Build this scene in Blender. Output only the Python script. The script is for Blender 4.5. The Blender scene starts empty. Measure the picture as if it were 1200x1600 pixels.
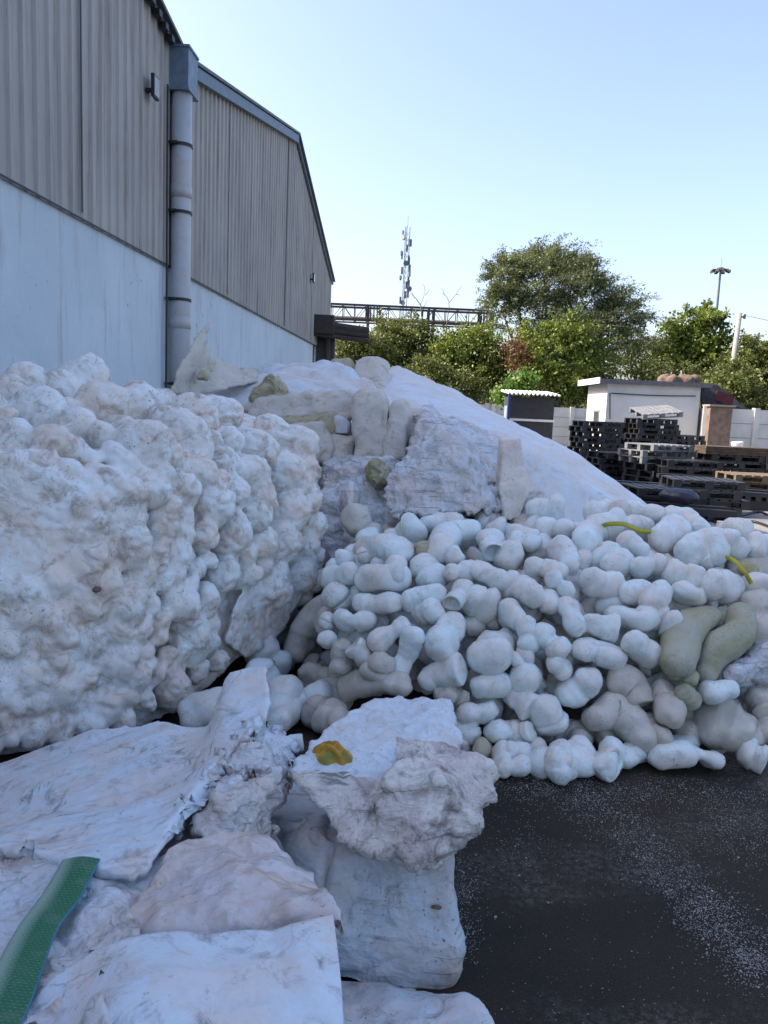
import bpy, bmesh, math, random
import numpy as np
from mathutils import Vector, Matrix
R = math.radians
sc = bpy.context.scene
col = sc.collection
# ------------------------------------------------------------------ camera
PITCH, ROLL, CAMH, FPX = 7.6, 2.5, 1.6, 1202.0
cd = bpy.data.cameras.new("camera"); cam = bpy.data.objects.new("camera", cd); col.objects.link(cam)
cd.sensor_fit = 'VERTICAL'; cd.sensor_height = 24.0; cd.lens = FPX / 1600 * 24.0
cd.clip_start = 0.05; cd.clip_end = 3000
_fw = Vector((0, math.cos(R(PITCH)), -math.sin(R(PITCH))))
_r0 = Vector((1, 0, 0)); _u0 = _r0.cross(_fw)
_rt = _r0 * math.cos(R(ROLL)) + _u0 * math.sin(R(ROLL))
_up = -_r0 * math.sin(R(ROLL)) + _u0 * math.cos(R(ROLL))
cam.matrix_world = Matrix(((_rt.x, _up.x, -_fw.x, 0), (_rt.y, _up.y, -_fw.y, 0), (_rt.z, _up.z, -_fw.z, CAMH), (0, 0, 0, 1)))
sc.camera = cam
# ------------------------------------------------------------------ sky, sun, exposure
SUN_EL, SUN_AZ = 40.0, -86.0
w = bpy.data.worlds.new("World"); sc.world = w; w.use_nodes = True
nt = w.node_tree; bg = nt.nodes["Background"]; sky = nt.nodes.new("ShaderNodeTexSky")
sky.sky_type = 'NISHITA'; sky.sun_disc = False; sky.sun_elevation = R(SUN_EL); sky.sun_rotation = R(SUN_AZ % 360)
sky.air_density = 1.0; sky.dust_density = 3.2; sky.ozone_density = 1.2; sky.altitude = 0
hs = nt.nodes.new("ShaderNodeMix"); hs.data_type = 'RGBA'; hs.blend_type = 'MULTIPLY'; hs.inputs[0].default_value = 1.0; hs.inputs[7].default_value = (1.03, 0.972, 1.01, 1)
nt.links.new(sky.outputs[0], hs.inputs[6]); nt.links.new(hs.outputs[2], bg.inputs[0]); bg.inputs[1].default_value = 0.13
sd = bpy.data.lights.new("sun", 'SUN'); so = bpy.data.objects.new("sun", sd); col.objects.link(so)
sd.energy = 3.2; sd.angle = R(0.5); sd.color = (1.0, 0.93, 0.82)
sv = Vector((math.sin(R(SUN_AZ)) * math.cos(R(SUN_EL)), math.cos(R(SUN_AZ)) * math.cos(R(SUN_EL)), math.sin(R(SUN_EL))))
so.rotation_euler = sv.to_track_quat('Z', 'Y').to_euler(); so.location = sv * 50
sc.view_settings.view_transform = 'Standard'; sc.view_settings.look = 'None'
sc.view_settings.exposure = 1.52; sc.view_settings.gamma = 1.0
sc.cycles.max_bounces = 6; sc.cycles.diffuse_bounces = 3; sc.cycles.transparent_max_bounces = 8
sc.cycles.use_adaptive_sampling = True
# ------------------------------------------------------------------ geometry helpers
def ray(px, py):
    d = _fw + _rt * ((px - 600) / FPX) - _up * ((py - 800) / FPX)
    return d / d.y
def P(px, py, Y):                                  # a point seen at photo pixel (px,py), Y metres ahead
    r = ray(px, py); return Vector((r.x * Y, Y, CAMH + r.z * Y))
def PZ(px, py, z):
    r = ray(px, py); Y = (z - CAMH) / r.z; return Vector((r.x * Y, Y, z))
rng = np.random.RandomState(7); _perm = rng.permutation(512); _perm = np.concatenate([_perm, _perm, _perm])
_g = rng.normal(size=(512, 3)); _g /= np.linalg.norm(_g, axis=1)[:, None]
def pn(p, s=1.0, seed=0):                          # gradient noise, about -0.7..0.7
    p = np.asarray(p, float) * s + seed * 17.31 + 1000.0
    i = np.floor(p).astype(int); f = p - i; u = f * f * f * (f * (f * 6 - 15) + 10)
    i &= 511; out = 0
    for dx in (0, 1):
        for dy in (0, 1):
            for dz in (0, 1):
                h = _perm[(_perm[(_perm[(i[:, 0] + dx) & 511] + i[:, 1] + dy) & 511] + i[:, 2] + dz) & 511]
                d = _g[h]; v = d[:, 0] * (f[:, 0] - dx) + d[:, 1] * (f[:, 1] - dy) + d[:, 2] * (f[:, 2] - dz)
                wt = (u[:, 0] if dx else 1 - u[:, 0]) * (u[:, 1] if dy else 1 - u[:, 1]) * (u[:, 2] if dz else 1 - u[:, 2])
                out = out + v * wt
    return out
def fbm(p, s, o=3, seed=0):
    return sum(pn(p, s * 2 ** k, seed + k) / 2 ** k for k in range(o))
def ridge(p, s, o=3, seed=0):                      # sharp valleys between rounded folds, 0..~1
    return sum(np.abs(pn(p, s * 2 ** k, seed + k)) / 2 ** k for k in range(o)) * 1.4
def worley(p, s, seed=0):                          # nearest and second nearest cell distance, and the cell's own random value
    p = np.asarray(p, float) * s + seed * 7.77 + 500.0; b = np.floor(p).astype(int); f1 = np.full(len(p), 9.0); f2 = f1.copy(); cid = np.zeros(len(p))
    for dx in (-1, 0, 1):
        for dy in (-1, 0, 1):
            for dz in (-1, 0, 1):
                c = b + (dx, dy, dz); k = c & 511; h = _perm[(_perm[(_perm[k[:, 0]] + k[:, 1]) & 511] + k[:, 2]) & 511]
                q = c + .5 + _g[h] * .45; d = np.linalg.norm(p - q, axis=1); nr = d < f1
                f2 = np.where(nr, f1, np.minimum(f2, d)); cid = np.where(nr, h / 511.0, cid); f1 = np.where(nr, d, f1)
    return f1, f2, cid
def warp(p, s, a, seed=0): return p + a * np.stack([pn(p, s, seed), pn(p, s, seed + 1), pn(p, s, seed + 2)], -1)
def facet(a, s, seed=0):                            # crumpled-sheet creases: sharp ridges between shallow dimples
    def f(p, n):
        q = warp(p, s * .7, .25 / s, seed); return a * (worley(q, s, seed)[0] - .45) + a * .45 * (worley(q, s * 2.3, seed + 2)[0] - .45)
    return f
def mk(name, verts, faces, mat=None, parent=None, smooth=True, loc=None):
    me = bpy.data.meshes.new(name)
    verts = np.asarray(verts, float).reshape(-1, 3)
    if loc is None: o3 = np.zeros(3)
    elif isinstance(loc, str): o3 = (verts.max(0) + verts.min(0)) / 2; o3[2] = verts[:, 2].min()
    else: o3 = np.array(loc, float)
    off = np.zeros(3); q_ = parent
    while q_ is not None: off = off + np.array(q_.location); q_ = q_.parent
    me.from_pydata((verts - o3 - off).tolist() if parent is not None else (verts - o3).tolist(), [], faces if isinstance(faces, list) else faces.tolist())
    me.validate()
    if smooth: me.polygons.foreach_set("use_smooth", [True] * len(me.polygons))
    o = bpy.data.objects.new(name, me); col.objects.link(o); o.location = o3.tolist()
    if mat is not None: me.materials.append(mat)
    if parent is not None: o.parent = parent
    me.update(); return o
def tag(o, label, cat=None, group=None, kind=None):
    if label: o["label"] = label
    if cat: o["category"] = cat
    if group: o["group"] = group
    if kind: o["kind"] = kind
    return o
def empty(name, loc, label, cat, group=None):
    e = bpy.data.objects.new(name, None); col.objects.link(e); e.location = loc; e.empty_display_size = 0.2
    return tag(e, label, cat, group)
def struct(o): o["kind"] = "structure"; return o
class MB:
    def __init__(s): s.v = []; s.f = []
    def add(s, v, f):
        n = len(s.v); s.v += [tuple(a) for a in v]; s.f += [[i + n for i in q] for q in f]; return s
    def obox(s, c, ax, ay, az):                    # oriented box: centre and three half axes
        c = Vector(c); ax = Vector(ax); ay = Vector(ay); az = Vector(az)
        v = [c + ax * i + ay * j + az * k for k in (-1, 1) for j in (-1, 1) for i in (-1, 1)]
        f = [[0, 2, 3, 1], [4, 5, 7, 6], [0, 1, 5, 4], [2, 6, 7, 3], [0, 4, 6, 2], [1, 3, 7, 5]]
        if ax.cross(ay).dot(az) < 0: f = [q[::-1] for q in f]
        return s.add(v, f)
    def box(s, x0, x1, y0, y1, z0, z1):
        return s.obox(((x0 + x1) / 2, (y0 + y1) / 2, (z0 + z1) / 2), ((x1 - x0) / 2, 0, 0), (0, (y1 - y0) / 2, 0), (0, 0, (z1 - z0) / 2))
    def tube(s, pts, rad, n=8, caps=True):
        pts = [Vector(p) for p in pts]
        if not hasattr(rad, '__len__'): rad = [rad] * len(pts)
        up = None; v = []; f = []
        for i, p in enumerate(pts):
            t = (pts[min(i + 1, len(pts) - 1)] - pts[max(i - 1, 0)])
            if t.length < 1e-9: t = Vector((0, 0, 1))
            t.normalize()
            if up is None: up = t.orthogonal().normalized()
            up = (up - t * up.dot(t)); up = up.normalized() if up.length > 1e-6 else t.orthogonal().normalized()
            b = t.cross(up)
            for k in range(n):
                a = 2 * math.pi * k / n; v.append(p + (up * math.cos(a) + b * math.sin(a)) * rad[i])
        for i in range(len(pts) - 1):
            for k in range(n):
                f.append([i * n + k, i * n + (k + 1) % n, (i + 1) * n + (k + 1) % n, (i + 1) * n + k])
        if caps: f.append(list(range(n))[::-1]); f.append([(len(pts) - 1) * n + k for k in range(n)])
        return s.add(v, f)
    def build(s, name, mat, parent=None, smooth=False, loc=None): return mk(name, s.v, s.f, mat, parent, smooth, loc)
def hull(pts):
    bm = bmesh.new(); vs = [bm.verts.new(p) for p in pts]
    r = bmesh.ops.convex_hull(bm, input=vs)
    bmesh.ops.delete(bm, geom=[v for v in bm.verts if not v.link_faces], context='VERTS')
    bmesh.ops.recalc_face_normals(bm, faces=bm.faces)
    bm.verts.index_update(); v = [tuple(a.co) for a in bm.verts]; f = [[a.index for a in q.verts] for q in bm.faces]; bm.free(); return v, f
def ico(c, r, sub=2, ax=None):
    bm = bmesh.new(); bmesh.ops.create_icosphere(bm, subdivisions=sub, radius=1.0)
    c = Vector(c); M = ax if ax is not None else Matrix.Diagonal((r, r, r))
    v = [tuple(c + M @ a.co) for a in bm.verts]; f = [[a.index for a in q.verts] for q in bm.faces]; bm.free(); return v, f
def normals(v, f):
    me = bpy.data.meshes.new("tmp"); me.from_pydata(v.tolist(), [], f); me.update()
    n = np.zeros(len(v) * 3); me.vertex_normals.foreach_get("vector", n); bpy.data.meshes.remove(me); return n.reshape(-1, 3)
def lap(v, f, it, k=0.5):
    e = set()
    for q in f:
        for a, b in zip(q, list(q[1:]) + [q[0]]): e.add((a, b) if a < b else (b, a))
    e = np.array(list(e)); cnt = np.zeros(len(v)); np.add.at(cnt, e[:, 0], 1); np.add.at(cnt, e[:, 1], 1)
    for _ in range(it):
        s = np.zeros_like(v); np.add.at(s, e[:, 0], v[e[:, 1]]); np.add.at(s, e[:, 1], v[e[:, 0]])
        v = v * (1 - k) + k * s / np.maximum(cnt, 1)[:, None]
    return v
def sculpt(name, v, f, voxel, mat, disp=None, smooth=4, parent=None, zmin=0.0, loc='base', seed=0):
    me = bpy.data.meshes.new("tmp"); me.from_pydata([tuple(a) for a in v], [], [list(q) for q in f]); me.update()
    o = bpy.data.objects.new("tmp", me); col.objects.link(o)
    m = o.modifiers.new("r", 'REMESH'); m.mode = 'VOXEL'; m.voxel_size = voxel
    ev = o.evaluated_get(bpy.context.evaluated_depsgraph_get()); em = ev.to_mesh()
    n = len(em.vertices); c = np.zeros(n * 3); em.vertices.foreach_get("co", c); c = c.reshape(-1, 3)
    fs = [list(q.vertices) for q in em.polygons]; ev.to_mesh_clear(); bpy.data.objects.remove(o); bpy.data.meshes.remove(me)
    c = lap(c, fs, smooth)
    for d in (disp if isinstance(disp, (list, tuple)) else [disp] if disp else []):
        nn = normals(c, fs); c = c + nn * d(c, nn)[:, None]
    if zmin is not None: c[:, 2] = np.maximum(c[:, 2], zmin)
    return mk(name, c, fs, mat, parent, True, loc)
def cat_interp(rows, nu, nv):
    g = np.array([[tuple(p) for p in r] for r in rows], float)
    def ax(a, n):
        m = a.shape[0]; ts = np.linspace(0, m - 1, n); i = np.minimum(ts.astype(int), m - 2); t = (ts - i)[:, None, None]
        ext = np.concatenate([[2 * a[0] - a[1]], a, [2 * a[-1] - a[-2]]])
        p0, p1, p2, p3 = ext[i], ext[i + 1], ext[i + 2], ext[i + 3]
        return 0.5 * (2 * p1 + (p2 - p0) * t + (2 * p0 - 5 * p1 + 4 * p2 - p3) * t ** 2 + (3 * p1 - p0 - 3 * p2 + p3) * t ** 3)
    g = ax(g, nu); g = ax(np.swapaxes(g, 0, 1), nv); return np.swapaxes(g, 0, 1)
def drape(name, rows, thick, mat, disp=None, res=0.012, parent=None, jag=0.0, loc='base', seed=0, thick_dir=None):
    """a sheet or slab of real thickness through a grid of points (photo pixel, distance)"""
    rows = [[P(*p) for p in r] for r in rows]
    W_ = sum((rows[0][i + 1] - rows[0][i]).length + (rows[-1][i + 1] - rows[-1][i]).length for i in range(len(rows[0]) - 1)) / 2
    H_ = sum((rows[i + 1][0] - rows[i][0]).length + (rows[i + 1][-1] - rows[i][-1]).length for i in range(len(rows) - 1)) / 2
    nv = int(min(260, max(12, W_ / res))); nu = int(min(260, max(12, H_ / res)))
    g = cat_interp(rows, nu, nv); v = g.reshape(-1, 3)
    idx = np.arange(nu * nv).reshape(nu, nv)
    q = np.stack([idx[:-1, :-1], idx[1:, :-1], idx[1:, 1:], idx[:-1, 1:]], -1).reshape(-1, 4).tolist()
    n = normals(v, q); cen = v.mean(0)
    if (n.mean(0) * (np.array([0, 0, CAMH]) - cen)).sum() < 0:
        q = [a[::-1] for a in q]; n = -n
    if jag:
        e = np.zeros((nu, nv)); e[0] = e[-1] = 1; e[:, 0] = e[:, -1] = 1; e = e.reshape(-1) > 0
        j = np.stack([fbm(v, 14, 3, seed + 31), fbm(v, 14, 3, seed + 41), fbm(v, 14, 3, seed + 51)], -1); v = v + j * jag * e[:, None]
    for d in (disp if isinstance(disp, (list, tuple)) else [disp] if disp else []):
        v = v + n * d(v, n)[:, None]; n = normals(v, q)
    td = n if thick_dir is None else -np.array(thick_dir, float)[None, :] * np.ones((len(v), 1))
    # rounded rim: the border row sits halfway down
    rim = np.zeros((nu, nv)); rim[0] = rim[-1] = 1; rim[:, 0] = rim[:, -1] = 1; rim = rim.reshape(-1)
    back = v - td * thick; v2 = v - td * (rim * thick * 0.3)[:, None]
    N = nu * nv; V = np.concatenate([v2, back]); F = q + [[a + N for a in p[::-1]] for p in q]
    bd = list(idx[0, :]) + list(idx[1:, -1]) + list(idx[-1, :-1][::-1]) + list(idx[1:-1, 0][::-1])
    flip = q[0] != [int(idx[0, 0]), int(idx[1, 0]), int(idx[1, 1]), int(idx[0, 1])]
    for a, b in zip(bd, bd[1:] + bd[:1]):
        a, b = int(a), int(b); F.append([b, a, a + N, b + N] if flip else [a, b, b + N, a + N])
    V[:, 2] = np.maximum(V[:, 2], 0.0)
    return mk(name, V, F, mat, parent, True, loc)
# ------------------------------------------------------------------ materials
class NT:
    def __init__(s, name):
        s.m = bpy.data.materials.new(name); s.m.use_nodes = True; s.t = s.m.node_tree; s.b = s.t.nodes["Principled BSDF"]; s.n = s.t.nodes
        s.o = s.n["Material Output"]
    def add(s, k, **kw):
        n = s.n.new(k)
        for a, b in kw.items(): setattr(n, a, b)
        return n
    def link(s, a, b): s.t.links.new(a, b)
    def coords(s, vary=True):
        tc = s.add("ShaderNodeTexCoord")
        if not vary: return tc.outputs["Object"]
        oi = s.add("ShaderNodeObjectInfo"); mu = s.add("ShaderNodeVectorMath", operation='SCALE'); mu.inputs[0].default_value = (37, 19, 53)
        s.link(oi.outputs["Random"], mu.inputs["Scale"]); ad = s.add("ShaderNodeVectorMath", operation='ADD')
        s.link(tc.outputs["Object"], ad.inputs[0]); s.link(mu.outputs[0], ad.inputs[1]); return ad.outputs[0]
    def noise(s, vec, scale, detail=4, rough=0.55, dist=0.0):
        n = s.add("ShaderNodeTexNoise"); n.inputs["Scale"].default_value = scale; n.inputs["Detail"].default_value = detail
        n.inputs["Roughness"].default_value = rough; n.inputs["Distortion"].default_value = dist; s.link(vec, n.inputs["Vector"]); return n.outputs["Fac"]
    def ramp(s, fac, stops):
        r = s.add("ShaderNodeValToRGB"); e = r.color_ramp.elements
        while len(e) < len(stops): e.new(0.5)
        for i, (p, c) in enumerate(stops):
            e[i].position = p; e[i].color = (c, c, c, 1) if not hasattr(c, '__len__') else (c[0], c[1], c[2], 1)
        s.link(fac, r.inputs[0]); return r.outputs[0]
    def mix(s, fac, a, b, mode='MIX'):
        m = s.add("ShaderNodeMix", data_type='RGBA', blend_type=mode)
        if hasattr(fac, 'links'): s.link(fac, m.inputs[0])
        else: m.inputs[0].default_value = fac
        for x, k in ((a, 6), (b, 7)):
            if hasattr(x, 'links'): s.link(x, m.inputs[k])
            else: m.inputs[k].default_value = (*x, 1)
        return m.outputs[2]
    def bump(s, h, strength, dist, prev=None):
        b = s.add("ShaderNodeBump"); b.inputs["Strength"].default_value = strength; b.inputs["Distance"].default_value = dist
        s.link(h, b.inputs["Height"])
        if prev is not None: s.link(prev, b.inputs["Normal"])
        return b.outputs[0]
def simple(name, c, rough=0.6, metal=0.0, var=0.25, scale=6, bump=0.0, c2=None, vary=True):
    m = NT(name); v = m.coords(vary); f = m.noise(v, scale, 5)
    c2 = c2 or tuple(x * (1 - var) for x in c)
    m.link(m.ramp(f, [(0.35, c2), (0.65, c)]), m.b.inputs["Base Color"]); m.b.inputs["Roughness"].default_value = rough; m.b.inputs["Metallic"].default_value = metal
    if bump: m.link(m.bump(m.noise(v, scale * 6, 4), 0.6, bump), m.b.inputs["Normal"])
    return m.m
def plastic(name, base=(0.72, 0.74, 0.75), warm=(0.66, 0.62, 0.55), grime=(0.30, 0.27, 0.22), gamt=0.5, rough=0.42, sc_=1.0, fine=0.004, streak=None, gthr=0.62, crease=0.0, vsc=13):
    base = (min(.84, base[0] * 1.22), min(.84, base[1] * 1.26), min(.84, base[2] * 1.28)); warm = tuple(min(.8, x * 1.22) for x in warm)
    m = NT(name); v = m.coords()
    a = m.noise(v, 4.0 * sc_, 7, 0.66, 0.5); c = m.ramp(a, [(0.42, base), (0.60, warm)])
    c = m.mix(m.ramp(m.noise(v, 16 * sc_, 5, .7), [(.5, 0), (.7, .45)]), c, tuple(x * .82 for x in warm))
    b = m.noise(v, 9.0 * sc_, 9, 0.74, 0.8); gm = m.ramp(b, [(gthr - 0.06, 0.0), (gthr + 0.08, gamt)]); c = m.mix(gm, c, grime)
    d = m.noise(v, 75.0 * sc_, 4, 0.7); sp = m.ramp(d, [(0.60, 0.0), (0.68, min(1, gamt * 1.3))]); sm = m.ramp(m.noise(v, 3.2, 4), [(0.46, 0.0), (0.58, 1.0)])
    spm = m.mix(1.0, sp, sm, 'MULTIPLY'); c = m.mix(spm, c, tuple(x * 0.45 for x in grime))
    nrm = m.bump(m.noise(v, 38 * sc_, 9, 0.72), 0.6, fine)
    if crease:                                     # sharp little film creases, with dirt caught in some
        w_ = m.add("ShaderNodeVectorMath", operation='ADD'); nz = m.add("ShaderNodeTexNoise"); nz.inputs["Scale"].default_value = 6; nz.inputs["Detail"].default_value = 4; m.link(v, nz.inputs["Vector"])
        sc2 = m.add("ShaderNodeVectorMath", operation='SCALE'); sc2.inputs["Scale"].default_value = .22; m.link(nz.outputs["Color"], sc2.inputs[0]); m.link(v, w_.inputs[0]); m.link(sc2.outputs[0], w_.inputs[1])
        for k, (vs, am) in enumerate(((vsc, 1.0), (vsc * 2.7, .45))):
            vo = m.add("ShaderNodeTexVoronoi", feature='F1'); vo.inputs["Scale"].default_value = vs; m.link(w_.outputs[0], vo.inputs["Vector"]); nrm = m.bump(vo.outputs["Distance"], .75, crease * am, nrm)
        ve = m.add("ShaderNodeTexVoronoi", feature='DISTANCE_TO_EDGE'); ve.inputs["Scale"].default_value = vsc * .55; m.link(w_.outputs[0], ve.inputs["Vector"])
        ln = m.ramp(ve.outputs["Distance"], [(0.0, 0.6), (0.014, 0.0)]); lm = m.ramp(m.noise(v, 5.0, 4, .6), [(.54, 0), (.64, 1)]); c = m.mix(m.mix(1.0, ln, lm, 'MULTIPLY'), c, tuple(x * .5 for x in grime))
    if streak:                                     # dirt caught in parallel creases
        mp = m.add("ShaderNodeMapping"); mp.inputs["Rotation"].default_value = streak; mp.inputs["Scale"].default_value = (1.5, 1.5, 26); m.link(v, mp.inputs[0])
        s1 = m.noise(mp.outputs[0], 2.2, 7, 0.7, 0.6); sk = m.ramp(s1, [(0.56, 0.0), (0.63, 0.85)]); mk_ = m.ramp(m.noise(v, 2.6, 5, .6), [(0.44, 0.0), (0.56, 1.0)])
        sk = m.mix(1.0, sk, mk_, 'MULTIPLY'); c = m.mix(sk, c, (0.15, 0.16, 0.17)); nrm = m.bump(s1, 0.5, 0.008, nrm)
    m.link(c, m.b.inputs["Base Color"]); m.b.inputs["Roughness"].default_value = rough; m.link(nrm, m.b.inputs["Normal"])
    return m.m
M = {}
M['lump'] = plastic("white_plastic", base=(0.59, 0.66, 0.70), warm=(0.60, 0.57, 0.53), gamt=0.5, fine=.007, gthr=.61)
M['lump_warm'] = plastic("cream_plastic", base=(0.50, 0.47, 0.42), warm=(0.43, 0.40, 0.34), gamt=0.6, fine=.008)
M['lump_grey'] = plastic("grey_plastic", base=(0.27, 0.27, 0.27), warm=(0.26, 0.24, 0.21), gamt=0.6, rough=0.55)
M['lump_sage'] = plastic("sage_plastic", base=(0.33, 0.33, 0.27), warm=(0.29, 0.29, 0.18), grime=(0.14, 0.12, 0.07), gamt=0.5, rough=0.55)
M['lump_ochre'] = plastic("ochre_plastic", base=(0.28, 0.25, 0.12), warm=(0.36, 0.33, 0.25), gamt=0.7)
M['creamlite'] = plastic("light_cream_slab", base=(0.60, 0.55, 0.49), warm=(0.54, 0.49, 0.43), gamt=0.6, rough=0.6, fine=0.010)
M['bale'] = plastic("bulging_white_plastic", base=(0.65, 0.67, 0.69), warm=(0.65, 0.57, 0.50), grime=(0.34, 0.26, 0.19), gamt=0.75, rough=0.5, fine=0.008, gthr=0.56)
M['film'] = plastic("crumpled_film", base=(0.50, 0.54, 0.58), warm=(0.49, 0.45, 0.42), grime=(0.2, 0.18, 0.15), gamt=0.6, rough=0.38, streak=(0.3, 1.0, 0.4), gthr=0.60, crease=.02)
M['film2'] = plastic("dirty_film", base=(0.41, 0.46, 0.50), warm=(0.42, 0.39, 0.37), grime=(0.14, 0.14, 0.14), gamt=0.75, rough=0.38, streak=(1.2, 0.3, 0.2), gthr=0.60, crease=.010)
M['sheet'] = plastic("woven_sheet", base=(0.49, 0.56, 0.61), warm=(0.53, 0.49, 0.47), grime=(0.22, 0.20, 0.2), gamt=0.7, rough=0.45, sc_=1.1, streak=(0.4, 0.7, 1.1), fine=0.004, gthr=0.59, crease=.010, vsc=6)
M['cream'] = plastic("cream_slab", base=(0.46, 0.42, 0.36), warm=(0.52, 0.48, 0.43), grime=(0.24, 0.20, 0.12), gamt=0.65, rough=0.65, fine=0.012, gthr=0.58)
M['chunk'] = plastic("torn_chunk", base=(0.62, 0.58, 0.53), warm=(0.46, 0.40, 0.38), grime=(0.18, 0.15, 0.15), gamt=0.85, rough=0.55, fine=0.02, gthr=0.55, streak=(0.1, 0.1, 0.0), crease=.012, vsc=20)
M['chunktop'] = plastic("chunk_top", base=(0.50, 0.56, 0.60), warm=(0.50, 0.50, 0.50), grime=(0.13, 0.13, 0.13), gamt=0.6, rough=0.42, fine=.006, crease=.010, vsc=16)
M['slope'] = plastic("white_cover", base=(0.50, 0.55, 0.59), warm=(0.52, 0.49, 0.46), grime=(0.3, 0.27, 0.22), gamt=0.45, rough=0.55, sc_=0.6, crease=.008, vsc=4)
M['dusty'] = plastic("dusty_foam", base=(0.42, 0.36, 0.26), warm=(0.36, 0.33, 0.20), grime=(0.15, 0.13, 0.07), gamt=0.8, rough=0.8, fine=0.02, gthr=0.56)
M['pouch'] = plastic("film_pouch", base=(0.46, 0.43, 0.44), warm=(0.44, 0.37, 0.32), grime=(0.2, 0.16, 0.12), gamt=0.5, rough=0.16, fine=0.002, crease=.012, vsc=9)
M['strapY'] = simple("yellow_strap", (0.50, 0.48, 0.04), 0.5)
M['metal_dark'] = simple("dark_metal", (0.035, 0.037, 0.04), 0.5, 0.4)
M['galv'] = simple("galvanised", (0.32, 0.35, 0.38), 0.5, 0.3)
M['pvc'] = plastic("grey_pvc", base=(0.40, 0.40, 0.42), warm=(0.40, 0.38, 0.36), gamt=0.35, rough=0.5, sc_=0.5)
M['fascia'] = simple("blue_grey_flashing", (0.14, 0.20, 0.25), 0.5, 0.3)
M['black'] = simple("black_plastic", (0.022, 0.022, 0.024), 0.45, 0, 0.4, 3)
M['dirtygrey'] = simple("dirty_plastic", (0.22, 0.22, 0.22), 0.6)
M['wood'] = simple("old_wood", (0.17, 0.12, 0.075), 0.8)
M['white'] = simple("white_paint", (0.72, 0.72, 0.70), 0.6, 0, 0.12)
# ------------------------------------------------------------------ ground
def ground():
    m = NT("asphalt"); v = m.coords(False)
    a = m.noise(v, 1.1, 8, 0.68, 0.8); c = m.ramp(a, [(0.38, (0.015, 0.011, 0.008)), (0.62, (0.052, 0.041, 0.031))])
    mp = m.add("ShaderNodeMapping"); mp.inputs["Location"].default_value = (-.2, -4.3, 0); m.link(v, mp.inputs[0])
    wv = m.add("ShaderNodeTexWave", wave_type='RINGS', rings_direction='Z'); wv.inputs["Scale"].default_value = .42; wv.inputs["Distortion"].default_value = 3.5; wv.inputs["Detail"].default_value = 5; wv.inputs["Detail Roughness"].default_value = .68; m.link(mp.outputs[0], wv.inputs["Vector"])
    gr_ = m.ramp(m.noise(v, 38, 8, .8), [(.47, 0), (.56, 1)])
    tr = m.mix(1.0, m.ramp(wv.outputs["Fac"], [(.45, 0), (.85, .9)]), m.ramp(m.noise(v, 2.1, 8, .7), [(.42, 0), (.6, 1)]), 'MULTIPLY'); tr = m.mix(1.0, tr, gr_, 'MULTIPLY'); c = m.mix(tr, c, (0.13, 0.12, 0.105))
    f = m.noise(v, 150, 5, 0.7); c = m.mix(m.ramp(f, [(0.56, 0), (0.66, 0.5)]), c, (0.10, 0.085, 0.07)); c = m.mix(m.ramp(f, [(0.36, .8), (0.46, 0)]), c, (0.004, 0.004, 0.004))
    m.link(c, m.b.inputs["Base Color"]); m.link(m.ramp(a, [(0.35, 0.45), (0.6, 0.9)]), m.b.inputs["Roughness"])
    m.b.inputs["Specular IOR Level"].default_value = 0.22
    m.link(m.bump(f, 0.9, 0.008, m.bump(m.noise(v, 9, 6, .6), .6, .02)), m.b.inputs["Normal"])
    struct(mk("ground", [(-600, -60, 0), (600, -60, 0), (600, 1500, 0), (-600, 1500, 0)], [[0, 1, 2, 3]], m.m, smooth=False))
    m = NT("concrete_yard"); v = m.coords(False)
    c = m.ramp(m.noise(v, 0.5, 6, 0.65, 0.5), [(0.35, (0.15, 0.145, 0.135)), (0.65, (0.26, 0.25, 0.235))])
    c = m.mix(m.ramp(m.noise(v, 2.5, 6, 0.7), [(0.55, 0), (0.68, 0.6)]), c, (0.05, 0.048, 0.045))
    m.link(c, m.b.inputs["Base Color"]); m.b.inputs["Roughness"].default_value = 0.85; m.link(m.bump(m.noise(v, 20, 5), 0.5, 0.01), m.b.inputs["Normal"])
    struct(mk("yard", [(-4.2, 9.5, .004), (40, 9.5, .004), (60, 48, .004), (-1.5, 48, .004)], [[0, 1, 2, 3]], m.m, smooth=False))
    m = NT("scrub_soil"); v = m.coords(False)
    c = m.ramp(m.noise(v, 0.3, 6, 0.65, 0.5), [(0.35, (0.04, 0.05, 0.02)), (0.65, (0.12, 0.10, 0.06))]); m.link(c, m.b.inputs["Base Color"]); m.b.inputs["Roughness"].default_value = 0.95
    struct(mk("scrubland", [(-600, 48.2, .008), (600, 48.2, .008), (600, 1400, .008), (-600, 1400, .008)], [[0, 1, 2, 3]], m.m, smooth=False))
ground()
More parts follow.
